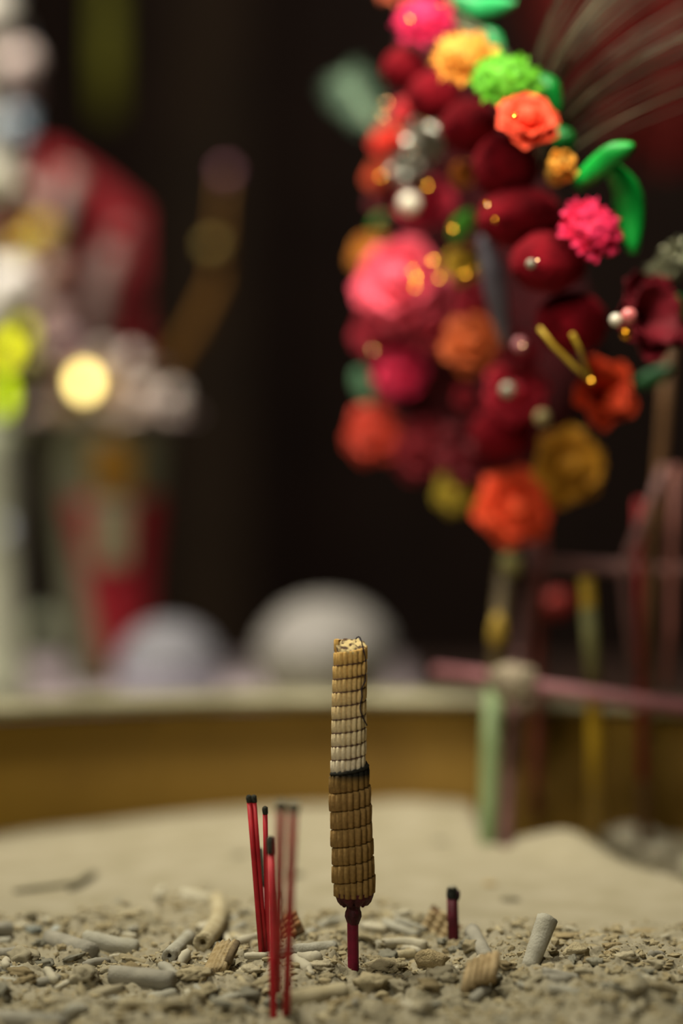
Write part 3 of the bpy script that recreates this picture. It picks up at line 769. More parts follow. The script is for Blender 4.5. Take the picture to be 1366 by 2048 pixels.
FL = [
 (850, 45, 64, 1.47, '#ea2a66', 'carnation', 'fuchsia carnation at the very top', 'carnation', '#d81a50'),
 (800, -25, 50, 1.50, '#e07a58', 'carnation', 'salmon carnation cut by the top frame edge', 'carnation', '#d0603c'),
 (930, 122, 72, 1.42, '#e59a3c', 'carnation', 'amber orange carnation', 'carnation', '#d08022'),
 (1012, 168, 76, 1.40, '#62ae26', 'carnation', 'lime green carnation', 'carnation', '#468e12'),
 (1056, 242, 64, 1.38, '#ff5c3c', 'rose', 'bright coral rose', 'rose', '#ee4428'),
 (1116, 345, 54, 1.37, '#e0a03a', 'tulip_bud', 'amber tulip-shaped bud', 'tulip', '#d28a2a'),
 (1178, 460, 72, 1.36, '#f03466', 'carnation', 'hot pink carnation beside the green leaf', 'carnation', '#d81c48'),
 (1280, 640, 98, 1.38, '#7c1424', 'rose', 'large maroon bloom with pearls at its heart', 'cup', '#620c18'),
 (1196, 790, 78, 1.41, '#d8461e', 'poppy', 'orange red cup-shaped bloom with wire stamens', 'cup', '#c23414'),
 (1137, 932, 78, 1.45, '#b8801e', 'rose', 'ochre bloom low on the right', 'rose', '#a06c14'),
 (1030, 1016, 80, 1.46, '#ee542c', 'rose', 'vivid orange bloom at the bottom', 'rose', '#d84420'),
 (912, 985, 46, 1.50, '#9a8420', 'rose', 'olive yellow bud at the bottom left', 'rose', '#84701a'),
 (800, 566, 96, 1.50, '#fa6078', 'rose', 'large salmon pink rose at the left', 'rose', '#f04c66'),
 (770, 665, 70, 1.53, '#a0182e', 'rose', 'crimson rose below the salmon pink one', 'rose', '#861024'),
 (800, 745, 56, 1.52, '#d0244e', 'rose', 'fuchsia rose on the lower left', 'rose', '#b81a40'),
 (748, 868, 64, 1.54, '#b83824', 'rose', 'brick red rose at the lower left edge', 'rose', '#a02c1a'),
 (845, 895, 72, 1.54, '#7a1420', 'rose', 'dark red rose right of the brick red one', 'rose', '#640e18'),
 (945, 690, 64, 1.47, '#c05a28', 'rose', 'burnt orange rose in the middle', 'rose', '#a8481c'),
 (1032, 785, 66, 1.45, '#bc2036', 'rose', 'crimson rose holding a pearl', 'rose', '#a0162a'),
 (945, 905, 72, 1.50, '#6a101c', 'rose', 'deep maroon rose near the bottom', 'rose', '#560a14'),
 (930, 800, 46, 1.49, '#b02838', 'rose', 'raspberry rosebud left of the pearl', 'tulip', '#9a1e2c'),
 (815, 228, 38, 1.51, '#cc3038', 'rose', 'small red rosebud at the upper left', 'rose', '#b42028'),
 (775, 282, 36, 1.52, '#e03a28', 'rose', 'small scarlet rosebud at the left edge', 'rose', '#c42c1c'),
 (760, 352, 34, 1.53, '#c84820', 'rose', 'small rust orange bud at the left edge', 'rose', '#ac3814'),
 (926, 355, 44, 1.45, '#d88230', 'rose', 'narrow orange bud among the pompoms', 'tulip', '#c87020'),
 (852, 405, 58, 1.49, '#c4223e', 'rose', 'crimson rose behind the big pearl', 'rose', '#ac1830'),
 (772, 395, 40, 1.53, '#6e1420', 'rose', 'dark red bud below the rust orange one', 'rose', '#58101a'),
 (742, 508, 48, 1.55, '#b8701a', 'rose', 'ochre orange bud behind the salmon rose', 'rose', '#a05c10'),
 (925, 530, 40, 1.47, '#b8901e', 'rose', 'golden yellow bud in the centre', 'rose', '#a07c14'),
 (950, 600, 46, 1.49, '#b01c34', 'rose', 'crimson bud in the centre', 'rose', '#961228'),
 (870, 660, 56, 1.51, '#8c1826', 'rose', 'wine red rose between crimson and burnt orange ones', 'rose', '#74101c'),
 (1040, 705, 44, 1.45, '#8e1626', 'rose', 'wine red bud beside the grey ribbon', 'rose', '#74101c'),
]
for (px, py, r, d, c, nm, lab, kd, c2) in FL:
    flower(px, py, r, d, c, nm, lab, kd, c2=c2)
# velvet pompoms
mv = mat('#7a0d1a', '#5c0812', 120, .95, sheen=.5, spec=.1)
def pompom(px, py, rx, ry, d, label=None):
    d = lean(px, py, d); s = mpp(d); mb = MB(); v, f = ico(5); vs = []
    for a in v:
        a = Vector(a); k = 1 + .05 * mnoise.noise(a * 2 + Vector((px, 0, 0))) + .07 * mnoise.noise(a * 22)
        vs.append((a.x * rx * s * k, a.y * rx * s * k, a.z * ry * s * k))
    place('velvet_pompom', mb.add(vs, f).mesh('velvet_pompom', mv), bq, at(px, py, d) - world_of(bq), label=label)
pompom(810, 138, 46, 44, 1.46, 'topmost dark red velvet pompom')
for a in [(868, 192, 54, 50, 1.445), (938, 254, 58, 54, 1.43), (1012, 335, 66, 66, 1.41), (1040, 435, 84, 62, 1.40), (1096, 525, 76, 60, 1.39), (1142, 645, 72, 62, 1.40), (1005, 865, 62, 56, 1.47)]:
    pompom(*a)
# dark crimson cloth pad behind the flowers
mb = MB()
path = [(860, 30, 50), (880, 160, 85), (900, 300, 115), (950, 450, 160), (980, 600, 205), (970, 760, 215), (970, 890, 160), (1020, 1000, 80), (1020, 1050, 30)]
pts = [atb(a, b, 1.56) for a, b, _ in path]
mb.tube(pts, [c * mpp(1.56) for _, _, c in path], 26, wob=.25)
def flat(v):
    k = min(range(len(pts)), key=lambda i: abs(pts[i].z - v[2])); return (v[0], pts[k].y + (v[1] - pts[k].y) * .35 + .15 * max(0, min(1, (pts[k].x + .02 - v[0]) / .1)) * .3, v[2])
mb.v = [flat(v) for v in mb.v]
part('cloth_pad', mb, mat('#4a0c14', '#360810', 60, .9, sheen=.2), bq, 'dark crimson cloth pad backing the flowers')
# leaves
def leaf(path, wpx, d, color, label, par=None):
    P = [atb(a, b, d + (c if len(q) > 2 else 0)) for q in path for a, b, c in [(q + (0,))[:3]]]
    s = mpp(d) * wpx / 2; n = len(P) - 1
    def pt(t):
        f = t * n; i = min(int(f), n - 1); return P[i].lerp(P[i + 1], f - i)
    def fn(u, v):
        p = pt(v); t = (pt(min(1, v + .05)) - pt(max(0, v - .05))).normalized(); sd = t.cross(Vector((0, -1, 0))).normalized()
        wv = s * math.sin(math.pi * (.1 + .84 * v)) ** .7
        return p + sd * (2 * u - 1) * wv + Vector((0, -1, 0)) * (-(2 * u - 1) ** 2 * s * .5 + .0)
    part('leaf', MB().sheet(fn, 6, 10, .0006), mat(color, shade(color, .8), 50, .4), par or bq, label)
leaf([(1150, 375), (1190, 340), (1230, 305), (1268, 290)], 46, 1.37, '#12a83c', 'bright green leaf reaching right')
leaf([(1222, 330, .0), (1255, 380), (1265, 430), (1268, 508)], 58, 1.37, '#0f9434', 'broad upright green leaf beside the pink carnation')
leaf([(1075, 150), (1100, 175), (1118, 225)], 40, 1.43, '#0b7a2c', None)
leaf([(1095, 260), (1130, 275), (1140, 310)], 40, 1.42, '#0b7a2c', None)
leaf([(900, -10), (960, 12), (1030, 5)], 44, 1.47, '#2fae62', None)
leaf([(960, 60), (985, 75), (1005, 100)], 34, 1.47, '#149048', None)
leaf([(905, 480), (925, 450), (945, 420)], 40, 1.44, '#5cb43a', 'small yellow-green leaf in the middle')
leaf([(745, 460), (765, 440), (780, 425)], 30, 1.54, '#4a8a2a', None)
leaf([(1270, 770), (1310, 755), (1345, 735)], 36, 1.43, '#0e4a20', None)
leaf([(715, 740), (728, 775), (742, 810)], 40, 1.55, '#6fa07a', 'dull mint green leaf at the lower left')
leaf([(1355, 590), (1366, 640), (1372, 690)], 30, 1.40, '#118a3c', None)
# grey ribbon
leaf([(965, 470), (985, 540), (995, 600), (1012, 690)], 46, 1.43, '#6c6470', 'grey satin ribbon')
# pearls and gold beads
mp = mat('#e9e2d2', '#dcd2bc', 50, .12, spec=.7); mpd = mat('#9a9686', '#86826f', 50, .25, spec=.5); mg = mat('#d89a2a', '#c88818', 50, .16, metal=.9); ms = mat('#b8b4a8', '#8e8a80', 200, .25, metal=.7)
def bead(px, py, r, d, m, name, label=None):
    d = lean(px, py, d); s = mpp(d) * r
    place(name, MB().blob((0, 0, 0), (s, s, s), sub=3).mesh(name, m), bq, at(px, py, d) - world_of(bq), label=label)
bead(819, 408, 22, 1.425, mp, 'pearl', 'large white pearl catching the light'); bead(1015, 780, 15, 1.385, mpd, 'pearl'); bead(1062, 528, 10, 1.325, mpd, 'pearl')
bead(1232, 640, 13, 1.325, mp, 'pearl'); bead(1258, 632, 16, 1.32, mat('#e88a88', '#d87070', 50, .15, spec=.6), 'pearl', 'pink pearl at the heart of the maroon bloom'); bead(1252, 668, 12, 1.325, mg, 'gold_bead')
bead(1085, 835, 16, 1.40, mat('#b0a070', '#98885a', 60, .3), 'pearl'); bead(1040, 690, 14, 1.40, mat('#d08a90', '#b86a74', 60, .25), 'pearl')
for k, (px, py, d) in enumerate([(820, 38, 1.40), (882, 12, 1.41), (826, 540, 1.42), (832, 556, 1.415), (830, 572, 1.42), (878, 556, 1.42), (862, 525, 1.42), (772, 205, 1.47), (762, 232, 1.47), (855, 372, 1.43), (906, 458, 1.40), (925, 548, 1.42), (950, 540, 1.42), (745, 700, 1.46), (1030, 232, 1.31), (1182, 762, 1.35), (845, 245, 1.46), (800, 250, 1.46), (975, 410, 1.33), (990, 440, 1.32)]):
    bead(px, py, 5.5, d, mg, 'gold_bead')
def tinsel(px, py, r, d, m, label=None):
    d = lean(px, py, d); s = mpp(d) * r
    place('tinsel', MB().blob((0, 0, 0), (s, s, s), .9, 3.2, 4, px, .35).mesh('tinsel', m, False), bq, at(px, py, d) - world_of(bq), label=label)
tinsel(850, 278, 34, 1.47, ms, 'crumpled silver tinsel'); tinsel(814, 338, 30, 1.48, ms, None)
tinsel(1325, 545, 26, 1.42, mat('#8a8a70', '#5c5c48', 200, .3, metal=.5), 'olive silver tinsel at the right'); tinsel(1352, 512, 26, 1.42, mat('#8a8a70', '#5c5c48', 200, .3, metal=.5))
cent = {'a': Vector((-0.9, -1.9, 1.7)), 'b': Vector((-0.38, 0.20, 1.75))}
def sequin(px, py, r, d, which, m):
    d = lean(px, py, d); p = at(px, py, d); s = mpp(d) * r
    h = ((cent[which] - p).normalized() + (CAM - p).normalized()).normalized()
    q = h.to_track_quat('Z', 'Y').to_euler()
    mb = MB().lathe([(0, -s * .06), (s, -s * .06), (s, s * .06), (s * .2, s * .06), (0, s * .06)], 16)
    place('sequin', mb.mesh('sequin', m, False), bq, p - world_of(bq), q)
mq = mat('#f0b040', '#e0a030', 50, .22, metal=1.0); mqs = mat('#f0c8a0', '#e0b890', 50, .25, metal=1.0)
for (px, py, d, wh) in [(820, 38, 1.40, 'a'), (826, 542, 1.42, 'a'), (832, 556, 1.415, 'b'), (830, 574, 1.42, 'a'), (878, 556, 1.42, 'a'), (865, 520, 1.42, 'b'), (855, 372, 1.41, 'a'), (906, 458, 1.38, 'a'), (930, 548, 1.41, 'a'), (762, 352, 1.44, 'a'), (1182, 760, 1.34, 'a'), (845, 245, 1.44, 'b'), (1028, 232, 1.29, 'a')]:
    sequin(px, py, 2.1, d - .01, wh, mq)
for (px, py, d, wh) in [(775, 205, 1.45, 'b'), (765, 232, 1.45, 'b'), (975, 410, 1.31, 'a'), (745, 700, 1.44, 'a'), (1045, 690, 1.36, 'a'), (1075, 520, 1.31, 'a'), (825, 300, 1.44, 'b')]:
    sequin(px, py, 1.5, d - .01, wh, mqs)
# wire stamens
my = mat('#c8a83a', '#b09028', 60, .4)
for path in ([(1078, 655), (1105, 690), (1150, 735), (1185, 762)], [(1144, 668), (1160, 700), (1180, 755)]):
    part('stamen', MB().tube([atb(a, b, 1.335) for a, b in path], 4.5 * mpp(1.33), 8), my, bq, 'yellow wire stamen')
# stalk
sp = [(1018, 1040, 1.52), (1012, 1130, 1.49), (1000, 1240, 1.47), (988, 1380, 1.455), (982, 1500, 1.445), (977, 1640, 1.44)]
pts = [at(*q) for q in sp] + [Vector(bq_base) - Vector((0, 0, .02))]
part('stalk', MB().tube(pts[:4], [.0045, .005, .005, .005], 14), mat('#5a4a2c', '#463820', 60, .6), bq, 'brown upper stalk')
part('stalk_foot', MB().tube(pts[3:], [.0058, .0058, .0055, .0055], 14), mat('#74845c', '#62744c', 60, .5), bq, 'pale green lower stalk planted in the ash')
part('olive_knot', MB().blob(at(1022, 1128, 1.45), (22 * mpp(1.45), 20 * mpp(1.45), 24 * mpp(1.45)), .3, 2, 3, 1), mat('#7a7444', '#645e34', 80, .7), bq, 'olive knot below the flowers')
part('amber_knot', MB().blob(at(995, 1262, 1.455), (17 * mpp(1.45), 14 * mpp(1.45), 34 * mpp(1.45)), .3, 2, 3, 2), mat('#a08434', '#8a7028', 80, .7), bq, 'amber knot on the stalk')

# plumes
def plume(name, path, d, n, Lb, m, label, root, droop=0.4, w=.00038, sd=1, side=0, tmin=.08):
    rr = random.Random(sd)
    P = [at(a, b, d + e) for a, b, e in path]
    t_ = thing(name, P[0], label, 'feather', None)
    def pt(t):
        f = t * (len(P) - 1); i = min(int(f), len(P) - 2); return P[i].lerp(P[i + 1], f - i)
    part('shaft', MB().tube([pt(k / 12) for k in range(13)], [.0012 * (1 - .8 * k / 12) + .0002 for k in range(13)], 6), mat('#8a8468', '#746e54', 60, .5), t_)
    mb = MB()
    for k in range(n):
        t = tmin + (1 - tmin) * k / n
        p = pt(t); tg = (pt(min(1, t + .04)) - pt(max(0, t - .04))).normalized()
        sgn = (1 if k % 2 else -1) if side == 0 else side
        sdv = tg.cross(Vector((0, -1, 0))).normalized() * sgn
        L = Lb * (.5 + .5 * math.sin(math.pi * (.05 + .9 * (t - tmin) / (1 - tmin)))) * rr.uniform(.6, 1.15)
        dirn = (tg * rr.uniform(.7, 1.0) + sdv * rr.uniform(.6, .9) + Vector((0, rr.uniform(-.35, .35), 0))).normalized()
        q = []
        for i in range(7):
            s = i / 6
            q.append(p + dirn * L * s + (sdv * .25 + Vector((0, 0, -1)) * droop) * L * s * s)
        mb.tube(q, [w * (1 - .6 * i / 6) for i in range(7)], 3, cap=False)
    part('barbs', mb, m, t_, kind='stuff')
def sweep(name, fam, n, rmm, m, label, sd, d0):
    """plume whose long barbs sweep side by side: fam gives root, bend and tip of its first and last barb"""
    rr = random.Random(sd)
    (a0, b0, c0), (a1, b1, c1) = fam
    L2 = lambda p, q, t: (p[0] + (q[0] - p[0]) * t, p[1] + (q[1] - p[1]) * t)
    root = atb(a0[0], a0[1], d0 + .03)
    t_ = thing(name, root, label, 'feather')
    def arc(t, jit=0):
        a, b, c = L2(a0, a1, t), L2(b0, b1, t), L2(c0, c1, t); out = []
        jx, jy = rr.uniform(-jit, jit), rr.uniform(-jit, jit)
        for i in range(9):
            q = i / 8
            x = a[0] * (1 - q) ** 2 + b[0] * 2 * q * (1 - q) + c[0] * q * q + jx * q
            y = a[1] * (1 - q) ** 2 + b[1] * 2 * q * (1 - q) + c[1] * q * q + jy * q
            out.append(at(x, y, lean(min(x, 1150), y, d0) + .03))
        return out
    part('shaft', MB().tube(arc(.5), [.0012 - .0001 * i for i in range(9)], 6), mat('#7c765c', '#66604a', 60, .5), t_)
    mb = MB()
    for k in range(n):
        r = rmm * .001 * rr.uniform(.5, 1.3)
        mb.tube(arc((k + rr.uniform(-.4, .4)) / n, 22), [r * (1 - .07 * i) for i in range(9)], 4, cap=False)
    part('barbs', mb, m, t_, kind='stuff')
mpl = mat('#5a523f', '#3e382a', 40, .6)
sweep('ostrich_plume', (((1060, 330), (1030, 90), (1180, -120)), ((1070, 335), (1070, 120), (1420, -60))), 26, .55, mpl, 'grey-brown plume arching up out of the frame above the lime carnation', 2, 1.42)
sweep('ostrich_plume', (((1075, 340), (1080, 150), (1420, -10)), ((1085, 350), (1130, 210), (1430, 110))), 22, .6, mpl, 'middle grey-brown plume sweeping toward the upper right', 3, 1.41)
sweep('ostrich_plume', (((1090, 350), (1150, 240), (1430, 140)), ((1095, 355), (1180, 270), (1400, 190))), 8, .55, mpl, 'lowest grey-brown plume arching above the green leaves', 4, 1.40)
sweep('ostrich_plume', (((900, 20), (1010, 40), (1120, 300)), ((940, 90), (1040, 130), (1090, 330))), 16, .5, mat('#626a4c', '#4c563a', 40, .6), 'short olive green plume drooping behind the amber and lime carnations', 6, 1.44)
plume('feather_tuft', [(860, 330, -.19), (755, 255, -.05), (715, 195, 0), (690, 150, .02)], 1.75, 150, .020, mat('#6f8e74', '#58745e', 40, .6), 'pale mint feather tuft sticking out left of the pompoms', None, .1, w=.0005, sd=5, tmin=.35)
# ================================================================== sticks, rods and tassels on the right
def stick(name, path, rpx, m, label, cat, extra=None, group=None, plant=False):
    P = [at(*q) for q in path]
    if plant: P[-1] = ground(path[-1][0], path[-1][1]) - Vector((0, 0, .015))
    d = path[0][2]
    root = thing(name, P[-1], label, cat, group)
    part('rod', MB().tube(P, [rpx * mpp(d)] * len(P), 12, wob=.06), m, root)
    return root, P
M_MAUVE = mat('#6c4a46', '#5a3c3a', 40, .6); M_PINK = mat('#86565a', '#74484c', 40, .6)
ys, P = stick('bamboo_stick', [(1174, 1155, 1.43), (1180, 1260, 1.43), (1187, 1400, 1.435), (1190, 1520, 1.44), (1190, 1655, 1.45)], 14.5, mat('#b08e1c', '#9a7a14', 30, .5), 'yellow stick planted upright in the ash right of the flower stalk', 'stick', plant=True)
part('olive_sleeve', MB().tube([at(1177, 1215, 1.43), at(1181, 1270, 1.43), at(1186, 1380, 1.434)], 15.5 * mpp(1.43), 14, wob=.1), mat('#7c7a50', '#66643e', 40, .7), ys, 'olive grey wrapped upper section')
stick('bamboo_stick', [(1062, 1070, 1.52), (1060, 1150, 1.51), (1040, 1290, 1.49), (1030, 1400, 1.475), (1016, 1560, 1.455), (1008, 1700, 1.45)], 13, M_MAUVE, 'mauve stick planted beside the green flower stalk', 'stick', plant=True)
stick('bamboo_stick', [(1082, 1060, 1.54), (1078, 1250, 1.53), (1076, 1400, 1.53), (1072, 1530, 1.52), (1068, 1640, 1.52)], 12, mat('#7c3a30', '#642c26', 40, .6), 'dim reddish stick behind the mauve one', 'stick', plant=True)
stick('brown_stick', [(1336, 690, 1.46), (1330, 820, 1.46), (1318, 960, 1.46), (1300, 1200, 1.47), (1290, 1450, 1.48), (1286, 1700, 1.48)], 12, mat('#6a4a2c', '#543a22', 40, .6), 'tall brown stick rising past the maroon bloom at the right', 'stick', plant=True)
cross, P = stick('crossing_rod', [(872, 1343, 1.50), (960, 1352, 1.47), (1020, 1366, 1.445), (1120, 1380, 1.43), (1240, 1396, 1.42), (1420, 1422, 1.41)], 14, M_PINK, 'dusky pink rod crossing the sticks at the height of the bowl rim', 'rod')
part('knot', MB().blob(at(1024, 1364, 1.425), (46 * mpp(1.43), 28 * mpp(1.43), 36 * mpp(1.43)), .35, 1.8, 3, 3), mat('#928672', '#766a58', 60, .8), cross, 'pale cloth knot tying the rod to the stalk')
up_, P = stick('crossing_rod', [(1090, 1128, 1.53), (1200, 1134, 1.50), (1300, 1138, 1.47), (1420, 1142, 1.45)], 12, M_MAUVE, 'upper mauve rod running to the right frame edge above the knotted rod', 'rod')
stick('hanging_loop', [(1330, 930, 1.44), (1295, 1020, 1.44), (1258, 1105, 1.44), (1248, 1150, 1.44), (1256, 1240, 1.44), (1268, 1345, 1.44)], 9, M_MAUVE, 'mauve cord bending round the upper rod and hanging down', 'cord')
stick('hanging_tassel', [(1278, 1000, 1.46), (1278, 1150, 1.45), (1281, 1350, 1.45), (1284, 1560, 1.45)], 8.5, mat('#7a1416', '#600e10', 40, .8), 'dark red tassel hanging below the rods at the right', 'tassel')
stick('drop_cord', [(1352, 930, 1.45), (1345, 1100, 1.45), (1342, 1250, 1.45), (1332, 1372, 1.45)], 9, mat('#7c4a40', '#643a32', 40, .6), 'reddish brown cord hanging nearest the right frame edge', 'cord')
single('red_bead', MB().blob(at(1115, 1208, 1.6), (.011, .009, .009), .2, 2, 3), mat('#8a2018', '#701810', 40, .6), 'small dim red ball between mauve and yellow sticks', 'bead')

# ================================================================== altar behind
ZT = -0.016
alt = thing('altar_table', (0, 1.0, Z0), 'dark wooden altar table behind the bowl', 'table')
part('table_top', MB().box((-1.5, .62, ZT - .04), (1.5, 1.34, ZT)), mat('#2a1810', '#20120c', 8, .6), alt, smooth=False)
for x in (-1.42, 1.42):
    for y in (.70, 1.26): part('leg', MB().box((x - .05, y - .05, Z0), (x + .05, y + .05, ZT - .04)), M_DARKWOOD, alt, smooth=False)
def cl(u, v):
    return (-1.3 + 1.36 * u, .64 + .68 * v, ZT + .004 + .0015 * math.sin(u * 40 + v * 9))
single('altar_cloth', MB().sheet(cl, 40, 24, .003), mat('#b6a8ae', '#a89aa0', 30, .9), 'pale lilac-grey cloth spread on the altar table', 'cloth')
def jar(px, pytop, wpx, d, label, m, m2):
    d *= DK; s = mpp(d); c = at(px, 1300, d); r = wpx * s / 2; zt = at(px, pytop, d).z; zb = ZT + .006; h = zt - zb
    root = thing('ceramic_jar', (c.x, c.y, zb), label, 'jar')
    part('body', MB().lathe([(0, 0), (r * .6, 0), (r * .85, h * .10), (r * .98, h * .32), (r, h * .5), (r * .99, h * .54)], 40, (c.x, c.y, zb)), m2, root)
    part('domed_lid', MB().lathe([(r * 1.01, h * .53), (r * 1.0, h * .6), (r * .86, h * .75), (r * .64, h * .89), (r * .36, h * .972), (r * .12, h * .997), (0, h)], 40, (c.x, c.y, zb)), m, root)
jar(652, 1196, 272, 2.75, 'larger white domed jar seen over the rim behind the thick incense stick', mat('#8e8a87', '#827e79', 20, .6), mat('#807e6e', '#727060', 20, .6))
jar(338, 1242, 214, 2.70, 'smaller bluish white domed jar seen over the rim left of the other', mat('#75747b', '#6a6970', 20, .6), mat('#a8a6b2', '#9896a4', 20, .6))

# tall vase lamp with red panel, lotus top and bright bulb
def vase_lamp():
    d = 2.95 * DK; s = mpp(d); c = at(212, 1300, d); zb = ZT + .006
    root = thing('lotus_lamp', (c.x, c.y, zb), 'grey-green vase lamp with red front panel, white petalled top and glowing bulb', 'lamp')
    zt = at(212, 838, d).z; h = zt - zb
    rr_ = [(70, 0), (78, .03), (84, .2), (96, .45), (112, .7), (122, .88), (118, .96), (108, 1.0)]
    part('vase', MB().lathe([(0, 0)] + [(a * s, b * h) for a, b in rr_] + [(0, h)], 40, (c.x, c.y, zb)), mat('#7c7c64', '#66684e', 14, .35), root)
    def band(t0, t1, a0, a1, m, name, label, off, taper=0.0):
        def fn(u, v):
            t = t0 + (t1 - t0) * v; r = np.interp(t, [b for _, b in rr_], [a for a, _ in rr_]) * s + off
            al = a0 + taper * (1 - v); a = al + (a1 - al) * u
            return (c.x + r * math.sin(a), c.y - r * math.cos(a), zb + t * h)
        part(name, MB().sheet(fn, 14, 8, .003), m, root, label)
    band(.06, .71, -.62, 1.25, mat('#8e1420', '#7a0f1a', 20, .5), 'red_panel', 'red panel on the vase front', .004, .62)
    band(.74, .93, -.1, .55, mat('#a87c2c', '#8e6620', 30, .35, metal=.4), 'gold_emblem', 'dull gold emblem above the red panel', .008)
    band(.46, .70, -.1, .5, mat('#8e8a6a', '#76725a', 30, .6), 'grey_emblem', 'grey-olive emblem on the red panel', .008)
    mpet = mat('#d8c8be', '#c8b4ae', 20, .5)
    me = petal_mesh('petal', .057, .053, .3, .2, .03, mpet)
    hub = part('petal_hub', MB().blob((c.x, c.y, zt + .012), (.046, .038, .017), .1, 2, 3), mat('#b8a89a', '#a09080', 20, .6), root)
    for ring, (n, tl, z) in enumerate([(9, 74, .0), (8, 40, .012)]):
        for k in range(n):
            a = 2 * math.pi * (k + .5 * ring) / n
            Mx = Matrix.Translation((c.x, c.y, zt + z)) @ Matrix.Rotation(a, 4, 'Z') @ Matrix.Translation((0, .027 - .012 * ring, 0)) @ Matrix.Rotation(-R_(tl), 4, 'X')
            o = bpy.data.objects.new('petal', me); C.objects.link(o); o.parent = root
            o.location = Mx.to_translation() - Vector((c.x, c.y, zb)); o.rotation_euler = Mx.to_euler()
    for (px, py, rp) in [(205, 715, 24), (265, 720, 20), (290, 790, 24), (345, 795, 22)]:
        p = at(px, py, d - .07)
        part('glass_drop', MB().blob(p, (rp * s, rp * s, rp * s), .2, 2, 3, px), mat('#dccfc8', '#cabcb4', 20, .2, spec=.6), root, 'pale glass drop')
    part('bulb', MB().blob(at(168, 764, 2.86 * DK), (17 * s, 17 * s, 21 * s), sub=3), mat('#ffe48a', None, 1, .5, emit=7.5), root, 'glowing yellow bulb')
    part('bulb_socket', MB().tube([at(168, 788, 2.865 * DK), at(180, 815, 2.9 * DK)], .007, 10), mat('#8a8a20', '#707018', 20, .4), root)
    arm = [(318, 770, 2.95), (350, 720, 2.94), (400, 640, 2.93), (437, 560, 2.92), (440, 480, 2.92), (446, 400, 2.92), (453, 345, 2.92)]
    ar = part('curved_arm', MB().tube([at(q[0], q[1], q[2] * DK) for q in arm], [.008, .008, .007, .006, .005, .004, .004], 10), mat('#7a5420', '#604218', 20, .5, metal=.3), root, 'thin curved bronze arm')
    part('bead', MB().blob(at(453, 345, 2.91 * DK), (14 * s, 14 * s, 14 * s), sub=3), mat('#b07888', '#986878', 20, .25), ar, 'mauve ball standing in for a glint on the arm tip')  # highlight on the arm tip built as a coloured ball
    part('bead', MB().blob(at(425, 492, 2.90 * DK), (16 * s, 16 * s, 16 * s), sub=3), mat('#a08a4a', '#8c7a3a', 20, .3), ar, 'olive gold ball standing in for a glint on the arm')  # second arm highlight, also put in as a coloured ball
vase_lamp()
# red plaque behind the lamp
def plaque():
    d = 3.05 * DK; zb = ZT + .006
    pts = [(72, 292), (110, 290), (205, 352), (286, 418), (288, 700), (270, 830), (250, 1385), (170, 1385), (150, 830), (80, 680)]
    P = [at(a, b, d) for a, b in pts]
    yy = P[0].y
    root = thing('red_plaque', (P[0].x, yy, zb), 'red board with a sloping top edge standing behind the lotus lamp', 'plaque')
    f = [(p.x, yy, max(p.z, zb)) for p in P]; n = len(f)
    b = [(x, y + .015, z) for x, y, z in f]
    part('board', MB().add(f + b, [tuple(range(n)), tuple(range(2 * n - 1, n - 1, -1))] + [((i + 1) % n, i, i + n, (i + 1) % n + n) for i in range(n)]), mat('#8e1420', '#78101a', 14, .6), root, smooth=False)
    s = mpp(d)
    for path in ([(145, 340), (120, 420), (100, 520), (95, 620)], [(232, 500), (205, 560), (188, 640), (186, 700)]):
        P = [at(a, b, d - .02) for a, b in path]
        o = part('silver_cord', MB().tube(P, [.011, .012, .014, .014], 12, wob=.2), mat('#a08c86', '#887670', 30, .4), root, 'greyish silver cord')
    part('drop', MB().blob(at(245, 470, d - .03), (22 * s, 20 * s, 22 * s), sub=3), mat('#8a5a5a', '#744a4a', 20, .3), root)
plaque()
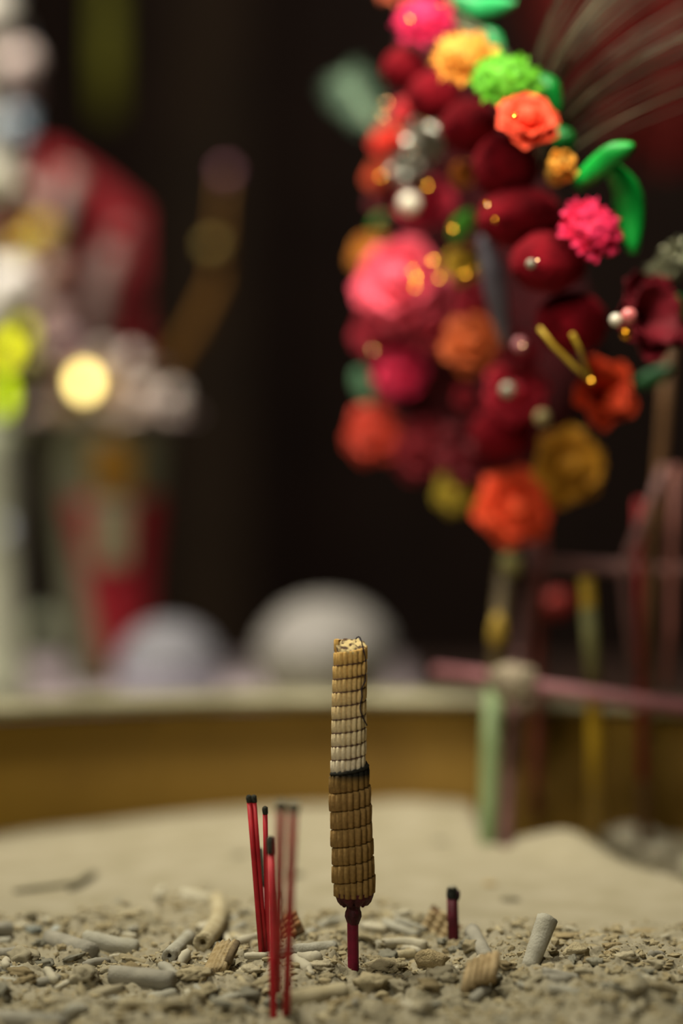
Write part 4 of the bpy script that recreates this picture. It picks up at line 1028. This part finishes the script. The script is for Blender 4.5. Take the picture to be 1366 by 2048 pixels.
# white beaded tower at the left frame edge
def tower():
    d = 2.80 * DK; s = mpp(d); c = at(0, 1300, d); zb = ZT + .006
    root = thing('bead_tower', (c.x, c.y, zb), 'tall white beaded lamp tower cut by the left frame edge', 'lamp')
    part('column', MB().lathe([(0, 0), (.040, 0), (.036, .02), (.028, .05), (.026, .22), (.031, .245), (0, .245)], 32, (c.x - .01, c.y, zb)), mat('#a9ab97', '#949882', 14, .3), root, 'pale grey-green column')
    part('spine', MB().tube([(c.x - .012, c.y + .01, zb + .23), (c.x - .02, c.y + .01, zb + .72)], .01, 10), mat('#8c8a7c', '#787668', 20, .5), root)
    B = [(-25, 30, 62, '#d2cdc2'), (20, 70, 34, '#cfc9bf'), (-10, 120, 60, '#c9bdb4'), (40, 130, 40, '#cbb8b2'), (52, 100, 14, '#8ea0b0'), (-30, 190, 55, '#b4bcae'), (30, 190, 44, '#b79c9a'), (38, 245, 30, '#6e8190'), (-20, 270, 50, '#a9b0b4'), (45, 262, 18, '#8090a0'), (20, 310, 45, '#ab9fa2'), (-15, 370, 60, '#b8b4a0'), (50, 390, 36, '#b49a90'), (-5, 455, 44, '#c4283a'), (85, 470, 34, '#c9a63a'), (105, 540, 30, '#c4988a'), (40, 500, 30, '#b0a040'), (20, 570, 52, '#e2dcd8'), (65, 560, 30, '#d8ccc0'), (-20, 620, 40, '#d6d0cc'), (100, 640, 34, '#a88c88'), (125, 690, 34, '#9c8084'), (60, 720, 26, '#a09c60')]
    for (px, py, r, col) in B:
        p = at(px, py, d + .01 * math.sin(py))
        part('glass_bead', MB().blob(p, (r * s, r * s, r * s), .12, 2, 3, py), mat(col, shade(col, .88), 20, .25, spec=.5), root)
    part('bulb', MB().blob(at(12, 700, d - .04), (18 * s, 18 * s, 26 * s), sub=3), mat('#c8c800', None, 1, .5, emit=3.2), root, 'glowing yellow-green bulb')
    part('bulb', MB().blob(at(48, 665, d - .04), (14 * s, 14 * s, 20 * s), sub=3), mat('#b4b410', None, 1, .5, emit=1.6), root, 'small dim yellow-green bulb')
    part('bulb', MB().blob(at(4, 792, d - .04), (16 * s, 16 * s, 34 * s), sub=3), mat('#b8d010', None, 1, .5, emit=2.6), root, 'lower yellow-green bulb')
    for q in ((12, 700), (48, 665), (4, 792)):
        e = at(q[0], q[1], d - .04); part('wire', MB().tube([e + Vector((0, .01, 0)), e + Vector((-.005, .03, .01)), (c.x - .014, c.y + .01, e.z + .015)], .0018, 6), mat('#8c8a7c', '#787668', 20, .5), root)
    part('pale_disc', MB().blob(at(2, 1062, d - .026), (20 * s, 8 * s, 28 * s), sub=3), mat('#b8bec4', '#a8aeb6', 20, .25), root)
    part('foot_bead', MB().blob(at(85, 1262, 2.42), (34 * s, 30 * s, 42 * s), sub=3), mat('#8a9078', '#767c66', 20, .3), root)
tower()
# paper streamer
def streamer():
    d = 2.7
    a = at(216, 240, d)
    zt = Z1
    def fn(u, v):
        hw = np.interp(v, [0, .04, .1, 1], [.9, 1.0, .95, .9]) * 26 * mpp(d)
        return (a.x + (2 * u - 1) * hw, a.y + .006 * math.sin(u * 5 + v * 7), a.z + (zt - a.z) * v)
    single('paper_streamer', MB().sheet(fn, 4, 24, .001), mat('#5a5a08', '#4c4c06', 20, .8), 'dim yellow-green paper streamer hanging in the dark at upper left', 'streamer')
streamer()
# red valance at the upper right
def valance():
    d = 2.5
    L = at(1060, 250, d); Rr = at(1560, 345, d)
    def fn(u, v):
        x = L.x + (Rr.x - L.x) * u; zb = np.interp(u, [0, .25, .5, 1], [at(1, 60, d).z, at(1, 270, d).z, at(1, 338, d).z, at(1, 345, d).z])
        zt = Z1
        return (x, L.y + .03 * math.sin(u * 30), zb + (zt - zb) * v)
    single('red_valance', MB().sheet(fn, 60, 8, .004), mat('#a43a32', '#8c2c28', 10, .85), 'dark red cloth valance hanging in the background at upper right', 'valance')
valance()
